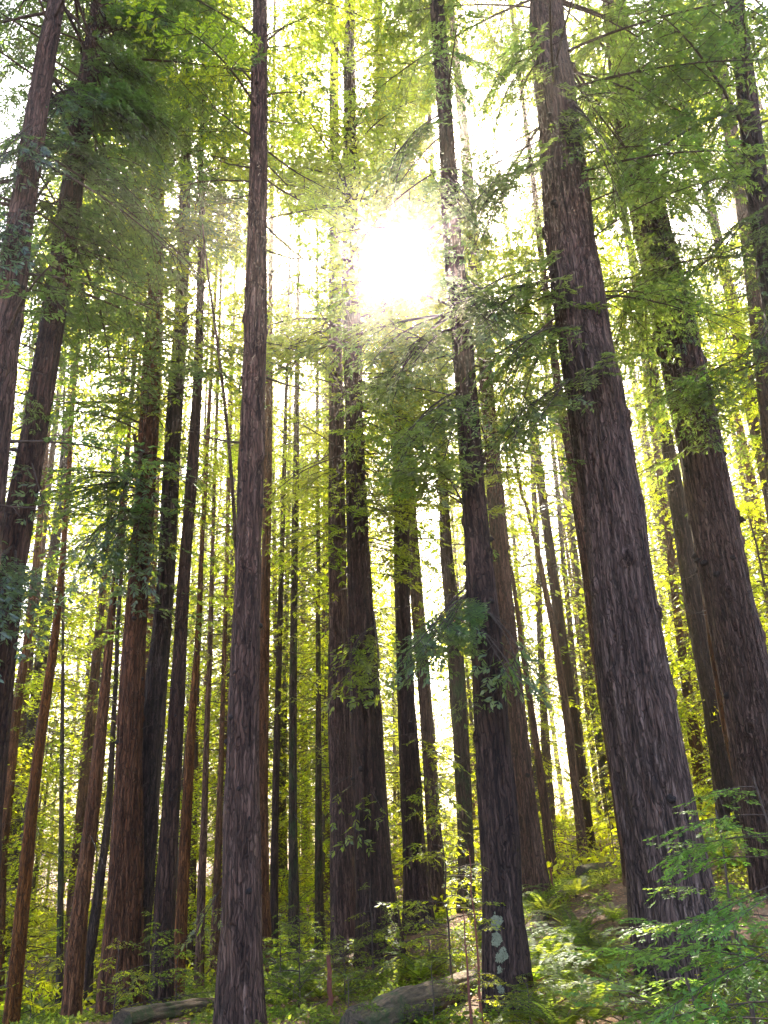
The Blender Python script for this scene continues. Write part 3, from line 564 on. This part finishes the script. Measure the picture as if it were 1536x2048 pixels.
# ------------------------------------------------------------------ far trees (shared meshes)
def far_proto(seed, H, rb, h0, Lmax, rate, thin):
    rg = np.random.default_rng(seed); P = np.array([[0, 0, 0], [rg.normal(0, .15), 0, H * .4], [rg.normal(0, .2), 0, H * .8]]); R = np.array([rb, rb * .7, rb * .35])
    o = bpy.data.objects.new('redwood_tree', None); COL.objects.link(o)
    ob, C, r, G, zz = trunk_mesh(P, R, False, seed, 0.0, np.zeros(3), material=BARK[['rust', 'red', 'dark', 'rust', 'moss'][seed % 5]], parent=o, H=H)
    acc = Acc(); z = h0
    while z < H:
        f = (z - h0) / (H - h0); L = max(.5, Lmax * min(1, .5 + 3 * f) * (1 - .8 * max(0, f - .4)) * rg.uniform(.6, 1.2)); az = rg.uniform(0, 6.28); el = rg.uniform(-.4, .2)
        add_far(acc, np.array([0, 0, z]), np.array([math.cos(az), math.sin(az), math.sin(el)]), L, rg); z += rg.exponential(1 / rate) * (1 if z < 13 else thin)
    acc.obj('crown', [LEAF['bright' if seed % 2 else 'needle'], WOOD], o)
    return o
def add_far(acc, start, d, L, r):
    L0, (V, Q, WV, WQ) = TPL[2][r.integers(len(TPL[2]))]; s = L / L0; x = d / np.linalg.norm(d); y = np.cross([0, 0, 1.0], x); y /= np.linalg.norm(y); z = np.cross(x, y); M = np.stack([x, y, z]) * s
    acc.add(V @ M + start, Q, 0); acc.add(WV @ M + start, WQ, 1)
def copy_tree(o):
    c = o.copy(); COL.objects.link(c)
    for ch in list(o.children):
        k = ch.copy(); COL.objects.link(k); k.parent = c
    return c
protos = [far_proto(700 + i, 34 + 3 * i % 9, 0.17 + 0.05 * (i % 4), 2.5 + 1.5 * (i % 4), 3.3, 11, 1.9 if i < 4 else 0.9) for i in range(7)]
rg = np.random.default_rng(77); used = set(); trunkxy = np.array([t['P'][0][:2] for t in T.values()])
spots = []
while len(spots) < 96:
    d = rg.uniform(30, 62) if len(spots) < 56 else rg.uniform(60, 84); a = math.radians(rg.uniform(-36, 36)); x, y = d * math.sin(a), d * math.cos(a)
    if np.min(np.hypot(*(trunkxy - [x, y]).T)) < 1.5: continue
    if spots and min(math.hypot(x - q[0], y - q[1]) for q in spots) < 2.8: continue
    if abs(math.degrees(a) - math.degrees(SUN_AZ)) < 2.0: continue
    spots.append((x, y))
extra_spots = [at(px, 1600, d)[:2] for px, d in ((562, 40), (612, 46), (650, 38), (450, 42), (270, 40), (1035, 40), (1075, 47), (30, 36), (1430, 42), (180, 45))]
spots += [(float(q[0]), float(q[1])) for q in extra_spots]
for i, (x, y) in enumerate(spots):
    pr = protos[i % 4] if math.hypot(x, y) < 60 and i < len(spots) - 10 else protos[4 + i % 3]; o = pr if pr.name not in used else copy_tree(pr); used.add(pr.name)
    o.location = (x, y, float(ground(x, y)[0]) - 0.1); s = rg.uniform(0.8, 1.15); o.scale = (s, s, s * rg.uniform(.9, 1.05)); o.rotation_euler = (rg.normal(0, .015), rg.normal(0, .02), rg.uniform(0, 6.28))
    tag(o, 'slender distant redwood standing far back among the backlit foliage', 'tree', 'far redwoods behind the grove')

# young conifers and leafy trees of the understory, backlit
def young_proto(seed, H, spread, leaf):
    rg = np.random.default_rng(seed); o = bpy.data.objects.new('understory_tree', None); COL.objects.link(o); acc = Acc()
    P = np.linspace([0, 0, -.3], [rg.normal(0, .3), rg.normal(0, .3), H], 8); v, q = tube(P, np.linspace(.10, .015, 8), 7); mesh_obj('trunk', v, q, [WOOD], None, o, True); z = .5
    while z < H:
        f = z / H; L = max(.5, spread * (1 - .7 * f) * rg.uniform(.5, 1.2)); az = rg.uniform(0, 6.28); L0, (V, Q, WV, WQ) = TPL[1][rg.integers(len(TPL[1]))]; s_ = L / L0
        x = np.array([math.cos(az), math.sin(az), rg.uniform(-.35, .3)]); x /= np.linalg.norm(x); y = np.cross([0, 0, 1.0], x); y /= np.linalg.norm(y); M = np.stack([x, y, np.cross(x, y)]) * s_
        p = np.array([np.interp(z, P[:, 2], P[:, a]) for a in range(3)]); acc.add(V @ M + p, Q, 0); acc.add(WV @ M + p, WQ, 1); z += rg.exponential(.16) * (3 if rg.random() < .08 else 1)
    acc.obj('crown', [LEAF[leaf], WOOD], o); return o
# leafy understory trees
def under_proto(seed, H, spread):
    rg = np.random.default_rng(seed); o = bpy.data.objects.new('understory_tree', None); COL.objects.link(o)
    tr_ = Acc(); top = np.array([rg.normal(0, .3), rg.normal(0, .3), H * .85]); P = np.linspace([0, 0, -.3], top, 8) + rg.normal(0, .06, (8, 3)); v, q = tube(P, np.linspace(.09, .02, 8), 7); tr_.add(v, q)
    Pb = []; D = []; N = []
    nb = int(44 * H / 8)
    for _ in range(nb):
        z = rg.uniform(.12, .97) * H; p = np.array([np.interp(z, P[:, 2], P[:, a]) for a in range(3)]); az = rg.uniform(0, 6.28); L = spread * rg.uniform(.4, 1) * (1 - .55 * z / H)
        d = np.array([math.cos(az), math.sin(az), rg.uniform(-.1, .55)]); q = p + d * L * np.linspace(0, 1, 6)[:, None] + rg.normal(0, .05, (6, 3)) - np.array([0, 0, .25 * L]) * np.linspace(0, 1, 6)[:, None] ** 2
        v, qd = tube(q, np.linspace(.022, .006, 6), 4); tr_.add(v, qd)
        k = int(110 * L); t_ = rg.uniform(.15, 1.05, k); c = np.c_[[np.interp(t_, np.linspace(0, 1, 6), q[:, a]) for a in range(3)]].T
        cl = rg.normal(0, 1, (9, 3)) * [.45, .45, .22] * L * .6; c = c + cl[rg.integers(0, 9, k)] * t_[:, None] * .5 + rg.normal(0, .10, (k, 3))
        Pb.append(c); D.append(rg.normal(0, 1, (k, 3)) * [1, 1, .5]); N.append(rg.normal(0, .5, (k, 3)) + [0, 0, 1])
    Pb = np.concatenate(Pb); D = np.concatenate(D); D /= np.linalg.norm(D, axis=1)[:, None]; N = np.concatenate(N)
    V, Q = leafquads(Pb, D, N, rg.uniform(.06, .16, len(Pb)), rg.uniform(.03, .08, len(Pb)))
    tr_.obj('trunk', [WOOD], o); a = Acc(); a.add(V, Q, 0); a.obj('crown', [LEAF['bright']], o); return o
ups = [under_proto(40 + i, 6 + 3.2 * i, 2.6 + .35 * i) for i in range(3)]
ups += [young_proto(80, 9, 2.4, 'bright'), young_proto(81, 14, 2.8, 'needle'), young_proto(82, 11, 2.6, 'bright'), young_proto(83, 17, 2.6, 'bright')]
used = set(); sp2 = []
while len(sp2) < 105:
    d = rg.uniform(22, 60); a = math.radians(rg.uniform(-34, 34)); x, y = d * math.sin(a), d * math.cos(a)
    if np.min(np.hypot(*(trunkxy - [x, y]).T)) < 0.8: continue
    if sp2 and min(math.hypot(x - q[0], y - q[1]) for q in sp2) < 1.9: continue
    if d < 30 and abs(math.degrees(a)) < 20 and rg.random() < .6: continue
    sp2.append((x, y))
for i, (x, y) in enumerate(sp2):
    pr = ups[i % 7]; o = pr if pr.name not in used else copy_tree(pr); used.add(pr.name)
    o.location = (x, y, float(ground(x, y)[0])); s = rg.uniform(.75, 1.2); o.scale = (s, s, s); o.rotation_euler = (0, 0, rg.uniform(0, 6.28))
    tag(o, 'yellow green understory tree glowing against the light between far trunks', 'tree', 'understory trees beyond the grove')

# ------------------------------------------------------------------ forest floor
def scatter(n, area, dmin=0.0):
    x = rg.uniform(area[0], area[1], n); y = rg.uniform(area[2], area[3], n); return x, y
def cover(name, n, area, hmax, ls, ws, mats_, thr, seed, tilt, cat, label, flat=False):
    x, y = scatter(n, area); nse = fbm(np.c_[x, y, x * 0] * .55, 3, seed); k = (nse > thr) & (np.abs(x) < y * .75 + 3); x, y = x[k], y[k]
    z = ground(x, y); n = len(x); h = rg.uniform(0.01, 1, n) ** 1.3 * hmax
    P = np.c_[x, y, z + h]; D = rg.normal(0, 1, (n, 3)); D[:, 2] *= tilt; D /= np.linalg.norm(D, axis=1)[:, None]; N = rg.normal(0, tilt, (n, 3)) + [0, 0, 1]
    sc = 0.8 + np.hypot(x, y) / 28
    V, Q = leafquads(P, D, N, rg.uniform(*ls, n) * sc, rg.uniform(*ws, n) * sc)
    o = mesh_obj(name, V, Q, mats_); return tag(o, label, cat, None, 'stuff')
cover('ground_cover', 300000, (-14, 14, 6.5, 24), .12, (.03, .06), (.025, .05), [LEAF['fern']], .46, 31, .35, 'ground cover', 'low green clover like leaves carpeting the forest floor')
cover('ground_cover', 60000, (-28, 28, 20, 52), .55, (.08, .15), (.04, .09), [LEAF['bright']], .42, 32, .7, 'ground cover', 'far loose undergrowth of bright leaves below the distant trunks')
cover('leaf_litter', 150000, (-9, 13, 6, 20), .02, (.03, .11), (.008, .022), [LITTER], .30, 33, .12, 'leaf litter', 'reddish brown needle and twig litter on the forest floor')

def fern_mesh(seed, nf, L):
    r = np.random.default_rng(seed); Pb = []; D = []; N = []; ln = []; wd = []; wood = Acc()
    for i in range(nf):
        az = i / nf * 6.283 + r.normal(0, .2); l = L * r.uniform(.65, 1.1); el = r.uniform(.55, 1.25); hd = np.array([math.cos(az), math.sin(az), 0]); k = 16
        pts = [np.zeros(3)]; a = el
        for j in range(k): pts.append(pts[-1] + (hd * math.cos(a) + np.array([0, 0, math.sin(a)])) * l / k); a -= (el + r.uniform(.1, .5)) / k * 1.15
        pts = np.array(pts); v, q = tube(pts, np.linspace(.004, .0015, k + 1), 3); wood.add(v, q)
        lat = np.array([-hd[1], hd[0], 0])
        for s in np.linspace(.12, .99, 34):
            p = np.array([np.interp(s, np.linspace(0, 1, k + 1), pts[:, b]) for b in range(3)]); j = min(int(s * k), k - 1); tg = pts[j + 1] - pts[j]; tg /= np.linalg.norm(tg); nn = np.cross(tg, lat)
            pl = .115 * L / .8 * (1 - s) ** .55 * min(1, s * 5)
            for sg in (1, -1):
                d = lat * sg * math.cos(.25) + tg * math.sin(.25) + r.normal(0, .05, 3); Pb.append(p); D.append(d / np.linalg.norm(d)); N.append(nn + r.normal(0, .12, 3)); ln.append(pl); wd.append(.021 * L / .8)
    V, Q = leafquads(np.array(Pb), np.array(D), np.array(N), np.array(ln), np.array(wd)); acc = Acc(); acc.add(V, Q, 0); acc.add(np.concatenate(wood.V), np.concatenate(wood.Q), 1); return acc
fern_m = []
FERNS = [(1075,1865,13,1.0,'fern left of the clearing, close beside the lichen patched trunk'),(1115,1890,12.5,1.05,'full arching fern in the middle of the slope'),(1150,1835,14,.95,'upright pale green fern below the leaning brown trunk'),
 (1185,1880,12.2,.9,'fern with bright tips beside the foot of the thickest redwood'),(1090,1810,16,.9,'fern at the foot of the finely ribbed redwood'),(1195,1955,10,.85,'spreading fern low on the slope above the bare litter patch'),
 (1125,1945,10.5,.8,'silvery fern with long hanging fronds low on the slope'),(1150,1780,17,.8,'small fern beneath the leaning brown trunk'),(1085,1990,9.3,.7,'bright young fern right of the lichen patched foot'),(1225,1835,14.5,.7,'sunlit fern at the edge of the white glare beside the thickest redwood'),
 (1020,1800,18,.8,'dim fern behind the lichen patched trunk'),(1120,2040,8.2,.7,'flat yellow green fern at the bottom edge'),(560,2010,12.5,.8,'dark fern right of the knotted grey trunk foot'),(640,1990,13,.8,'dark fern left of the thin red stem'),
 (840,1930,13.5,.8,'fern on the bank above the fallen log'),(1450,1740,17,.8,'brownish fern on the rise between the right trunks'),(1400,1700,21,.8,'yellow green fern on the bright rise'),(480,2040,15,.9,'fern behind the knotted grey trunk beside the pale log'),
 (1160,1860,13,.9,'fern on the slope directly above the bright middle fern'),(1210,1905,11.3,.85,'arching fern against the left side of the thickest redwood foot'),(1060,1925,11.5,.9,'fern pressed close to the right side of the lichen patched trunk'),(1330,1700,20,1.0,'fern glimpsed on the rise behind the thickest redwood'),(1480,1850,11,.8,'fern beyond the right edge saplings'),(590,1960,14,1.0,'tall fern on the flat right of the knotted grey trunk'),(1180,2010,8.8,.7,'fern beside the bare litter patch at the bottom')]
for i, (px, py, d, s, lab) in enumerate(FERNS):
    if i < 4: fern_m.append(fern_mesh(60 + i, 15 + i, 1.05).obj('sword_fern', [LEAF['fern'], WOOD])); o = fern_m[-1]
    else: o = fern_m[i % 4].copy(); COL.objects.link(o)
    p = at(px, py, d); o.location = (p[0], p[1], float(ground(p[0], p[1])[0]) + .04); o.rotation_euler = (0, 0, i * 1.3); o.scale = (s * 1.1, s * 1.1, s * 1.15); tag(o, lab, 'fern', 'ferns on the forest floor')

# bushes and saplings made of boughs
def sapling(name, px, py, d, H, nb, L, tier, leaf, label, cat, group, lean=(0, 0), seed=1, stem=.018, low=.05, dirs=None, elr=(-.15, .35), stemmat=None):
    rg = np.random.default_rng(seed); p = at(px, py, d); z = float(ground(p[0], p[1])[0]); root = empty(name, (p[0], p[1], z), label, cat, group)
    b = np.array([p[0], p[1], z]); top = b + [lean[0], lean[1], H]; P = np.linspace(b - [0, 0, .1], top, 9) + np.random.default_rng(seed).normal(0, .012 * H, (9, 3)) * np.linspace(0, 1, 9)[:, None]
    v, q = tube(P, np.linspace(stem, stem * .25, 9), 7); mesh_obj('stem', v - b, q, [stemmat or WOOD], None, root, True); acc = Acc()
    for i in range(nb):
        f = low + (1 - low) * (i + rg.random()) / nb; s = np.array([np.interp(f, np.linspace(0, 1, 9), P[:, a]) for a in range(3)]); az = rg.uniform(*dirs) if dirs else rg.uniform(0, 6.28); el = rg.uniform(*elr)
        add_bough(acc, tier, s, np.array([math.cos(az), math.sin(az), math.tan(el)]), L * (1.1 - .75 * f) * rg.uniform(.7, 1.15), rg, 1.0, lit=False)
    acc.obj('foliage', [LEAF[leaf], WOOD], root, origin=b); return root
G2 = 'young conifers in the undergrowth'
TPL[-1] = [(L, bough_template(L, -1, np.random.default_rng(int(L * 100)))) for L in (.5, .8, 1.2)]
W_ = math.pi
sapling('conifer_sapling', 1600, 2000, 4.6, 1.75, 22, 1.1, -1, 'vivid', 'largest vivid green sapling reaching in from the right edge with flat feathery sprays', 'sapling', G2, seed=3, dirs=(W_ * .75, W_ * 1.3), elr=(-.15, .15))
sapling('conifer_sapling', 1400, 2130, 5.6, 1.1, 16, 1.1, -1, 'vivid', 'low vivid green sapling spreading over the foot of the thickest redwood', 'sapling', G2, seed=4)
sapling('conifer_sapling', 1500, 2000, 6.6, 1.75, 20, 1.0, -1, 'vivid', 'upright vivid green sapling between the thickest redwood and the right edge', 'sapling', G2, seed=5)
sapling('conifer_sapling', 905, 1990, 11.8, 2.5, 24, 1.25, 0, 'needle', 'tall yellow green sapling over the fallen log, left of the lichen patched trunk', 'sapling', G2, seed=6, low=.3)
sapling('conifer_sapling', 748, 1975, 14.5, 1.6, 16, .7, 0, 'fern', 'small dark sapling standing against the foot of the broad central redwood', 'sapling', G2, seed=7)
sapling('conifer_sapling', 965, 2060, 9.2, 1.7, 14, .55, 0, 'bright', 'sunlit sapling with thin reddish stem right beside the lichen patched trunk', 'sapling', G2, seed=8, stemmat=REDSTEM)
sapling('conifer_sapling', 945, 2080, 8.8, 1.1, 10, .5, 0, 'bright', 'short glowing yellow sapling left of the lichen patched foot', 'sapling', G2, seed=9, stemmat=REDSTEM)
sapling('conifer_sapling', 1240, 1800, 27, 4.5, 26, 1.6, 1, 'bright', 'loose bright young tree behind the left side of the thickest redwood', 'sapling', G2, seed=10)
sapling('conifer_sapling', 1120, 1760, 30, 5, 26, 1.8, 1, 'bright', 'bright young tree between the slim trunk and the leaning brown one', 'sapling', G2, seed=11)
SH = [(560,1990,13,1.0,14,.9,'fern','dark green bush right of the knotted grey trunk'),(600,2030,11.5,.9,14,.8,'fern','dark green bush left of the thin red stem'),(690,1985,12.5,.7,12,.8,'fern','low bush between the thin red stem and the fallen log'),
 (800,1905,15,.8,14,.9,'fern','bush at the right foot of the broad central redwood'),(860,1900,14,.8,14,.9,'needle','feathery yellow green bush above the fallen log'),(640,1940,16,.9,14,.9,'needle','bush left of the flared central foot'),
 (300,2070,12.5,1.0,14,.8,'fern','bush before the foot of the forked redwood'),(225,2080,12,.8,12,.7,'bright','sunlit bush left of the forked redwood foot'),(350,2030,14,.8,12,.8,'fern','bush between the scaly dark redwood and the pale log'),
 (1240,1990,9,.35,10,.6,'fern','low sprouts at the left foot of the thickest redwood'),(1060,2030,8.6,.35,9,.6,'bright','low bright sprouts right of the lichen patched foot'),(60,2040,21,1.6,18,1.4,'bright','bright bush between the left edge trunks'),
 (600,1900,26,2.0,18,1.5,'bright','tall bright bush behind the slender mossy trunk'),(440,1990,21,1.2,12,1.0,'bright','glowing shrub behind the left of the knotted grey trunk'),(1000,1800,22,1.3,14,1.1,'needle','bush behind the lichen patched trunk'),
 (1150,1760,24,1.2,14,1.1,'bright','bright shrub around the leaning brown trunk'),(1300,1700,24,1.2,14,1.1,'bright','bright shrub behind the right side of the thickest redwood'),(1380,1640,30,1.3,14,1.3,'bright','bright shrub on the crest of the right rise'),
 (1490,1960,8.2,.5,12,.6,'bright','sunlit sprouts beyond the right edge sapling'),(870,2060,9.5,.5,10,.55,'needle','small bush before the fallen log'),(700,2100,8.8,.45,10,.5,'fern','low twiggy sprouts below the thin red stem'),(150,1990,26,2.2,18,1.6,'bright','tall bright bush deep between the left trunks'),
 (540,1900,27,2.2,16,1.6,'needle','loose bush deep behind the first slender dark trunk'),(920,1770,24,1.4,14,1.2,'needle','shrub behind the green mottled trunk')]
for i, (px, py, d, H, nb, L, lf, lab) in enumerate(SH):
    sapling('bush', px, py, d, H * 1.25, int(nb * 1.5), L * 1.1, 0 if d < 17 else 1, lf, lab, 'bush', 'bushes on the forest floor', seed=30 + i, elr=(0, .7), stem=.012)

# ------------------------------------------------------------------ fallen logs, snags
def log(label, pa, pb, r0, r1, seed, sink=.3, name='fallen_log'):
    a = at(*pa); b = at(*pb); a[2] = ground(a[0], a[1])[0] + r0 * (1 - sink); b[2] = ground(b[0], b[1])[0] + r1 * (1 - sink)
    L = np.linalg.norm(b - a); k = int(L / .05); n = 56; x = np.linspace(0, L, k); th = np.arange(n) * 2 * math.pi / n
    X, TH = np.meshgrid(x, th, indexing='ij'); R = np.interp(X, [0, L], [r0, r1]).ravel(); c, s = np.cos(TH).ravel(), np.sin(TH).ravel(); xx = X.ravel()
    R = R * (1 + .10 * (fbm(np.c_[xx * .8, c * 1.5, s * 1.5] + seed, 3, seed) - .5) * 2 + .16 * (fbm(np.c_[xx * 3, c * 2.5, s * 2.5] + seed, 3, seed + 8) - .5)) - .035 * np.clip(1 - np.abs(2 * vn(np.c_[xx * .9, c * r0 * 11, s * r0 * 11], seed + 4) - 1), 0, 1) ** 3
    e = .05 * fbm(np.c_[c * 3, s * 3, xx * 0], 2, seed); R[xx == x[0]] *= .93
    V = np.c_[xx, c * R, s * R + .03 * np.sin(xx * 1.3)]
    i = np.arange(k - 1)[:, None] * n; j = np.arange(n)[None, :]; j2 = (j + 1) % n; Q = np.stack([i + j, i + n + j, i + n + j2, i + j2], -1).reshape(-1, 4)
    V = np.r_[V, [[0.02, 0, 0]], [[L - .02, 0, 0]]]; cap = np.array([[q, (q + 1) % n, len(V) - 2, len(V) - 2] for q in range(n)])
    o = mesh_obj(name, V, Q, [LOGM], None, None, True)
    import bmesh; bm = bmesh.new(); bm.from_mesh(o.data); bm.verts.ensure_lookup_table()
    for q in range(n): bm.faces.new((bm.verts[(q + 1) % n], bm.verts[q], bm.verts[k * n])); bm.faces.new((bm.verts[(k - 1) * n + q], bm.verts[(k - 1) * n + (q + 1) % n], bm.verts[k * n + 1]))
    bm.to_mesh(o.data); bm.free()
    d = Vector(b - a); o.location = Vector(a); o.rotation_euler = d.to_track_quat('X', 'Z').to_euler(); tag(o, label, 'log', 'fallen logs'); return o
log('thick brown fallen log rising to the lichen patched trunk, sawn pale patch on it', (712,2150,8.7), (940,1948,12.2), .20, .17, 3, .5)
log('smooth pale grey fallen log left of the knotted grey trunk foot', (240,2100,11.0), (450,1995,13.2), .15, .11, 5, .4)
log('thin weathered log lying behind the thin red stem', (560,1965,14), (730,1915,17.5), .12, .10, 7, .0)
log('bleached sunlit log on the slope below the leaning brown trunk', (1165,1770,20), (1255,1722,24), .17, .14, 9, .4)
log('mossy log half buried among the ferns', (1060,1850,15), (1130,1800,18), .14, .11, 11, .5)
def stick(label, a, b, r, cat='snag', name='broken_stem', m=REDSTEM):
    pb = at(*a); pb[2] = ground(pb[0], pb[1])[0] - .05; pt = at(*b); P = np.linspace(pb, pt, 10) + np.random.default_rng(3).normal(0, .006, (10, 3)); v, q = tube(P, np.linspace(r, r * .72, 10), 8); 
    v = np.r_[v, [P[-1] + [0, 0, r * 2]]]; cap = np.array([[72 + i, 72 + (i + 1) % 8, 80, 80] for i in range(8)])
    o = mesh_obj(name, v - pb, q, [m], None, None, True); o.location = Vector(pb); tag(o, label, cat, 'broken stems')
stick('thin red broken stem standing among dark bushes', (661,2040,11), (657,1912,11), .035)
stick('thin reddish stem against the right foot of the finely ribbed redwood', (1107,1790,19), (1100,1735,19), .03)
stick('short reddish dead stem leaning near the bleached log', (1215,1730,24), (1200,1690,24), .04)

# ------------------------------------------------------------------ the sun's disc and the forest air
import bmesh
bm = bmesh.new(); bmesh.ops.create_uvsphere(bm, u_segments=32, v_segments=16, radius=30); me = bpy.data.meshes.new('sun'); bm.to_mesh(me); bm.free()
sd = bpy.data.objects.new('sun', me); COL.objects.link(sd); sd.location = Vector(CAM + SUN * 3000); sd['kind'] = 'structure'
m, N, L = mat('sun_glow'); e = N.new('ShaderNodeEmission'); e.inputs[0].default_value = (1, .95, .85, 1); e.inputs[1].default_value = 120; o_ = N.new('ShaderNodeOutputMaterial'); tb = N.new('ShaderNodeBsdfTransparent'); ad = N.new('ShaderNodeAddShader'); L.new(e.outputs[0], ad.inputs[0]); L.new(tb.outputs[0], ad.inputs[1]); L.new(ad.outputs[0], o_.inputs[0]); me.materials.append(m); m.cycles.emission_sampling = 'NONE'
HAZE = True
if HAZE:
    bm = bmesh.new(); bmesh.ops.create_cube(bm, size=1.0); me = bpy.data.meshes.new('haze'); bm.to_mesh(me); bm.free()
    hz = bpy.data.objects.new('haze', me); COL.objects.link(hz); hz.scale = (790, 790, 95); hz.location = (0, 0, 50 - 47.5 - 0.0); hz['kind'] = 'stuff'; hz['label'] = 'thin bright haze filling the grove'; hz['category'] = 'haze'
    zlo = float(gz.min()) - 1.0; hz.scale[2] = 52 - zlo; hz.location[2] = (52 + zlo) / 2
    m, N, L = mat('haze'); v = N.new('ShaderNodeVolumePrincipled'); v.inputs['Color'].default_value = (1, .93, .82, 1); v.inputs['Density'].default_value = 0.0024; v.inputs['Anisotropy'].default_value = 0.93
    o_ = N.new('ShaderNodeOutputMaterial'); L.new(v.outputs[0], o_.inputs['Volume']); me.materials.append(m)
print('verts', sum(len(o.data.vertices) for o in bpy.data.objects if o.type == 'MESH'), 'zlo', gz.min(), gz.max(), 'sunel', math.degrees(SUN_EL), math.degrees(SUN_AZ))

if __import__('os').environ.get('DBG'):
    bpy.context.view_layer.update(); dg = bpy.context.evaluated_depsgraph_get()
    for L_ in LIT:
        p = Vector(at(*L_[:3])); c = {}
        o_ = p + Vector(SUN) * 1.0
        for _ in range(60):
            h, loc, nn, ix, ob, mt = S.ray_cast(dg, o_, Vector(SUN))
            if not h: break
            nm = (ob.parent['label'][:30] if ob.parent else ob.name) + '/' + ob.name.split('.')[0]; c[nm] = c.get(nm, 0) + 1; o_ = loc + Vector(SUN) * .02
        print('LIT', L_, c)
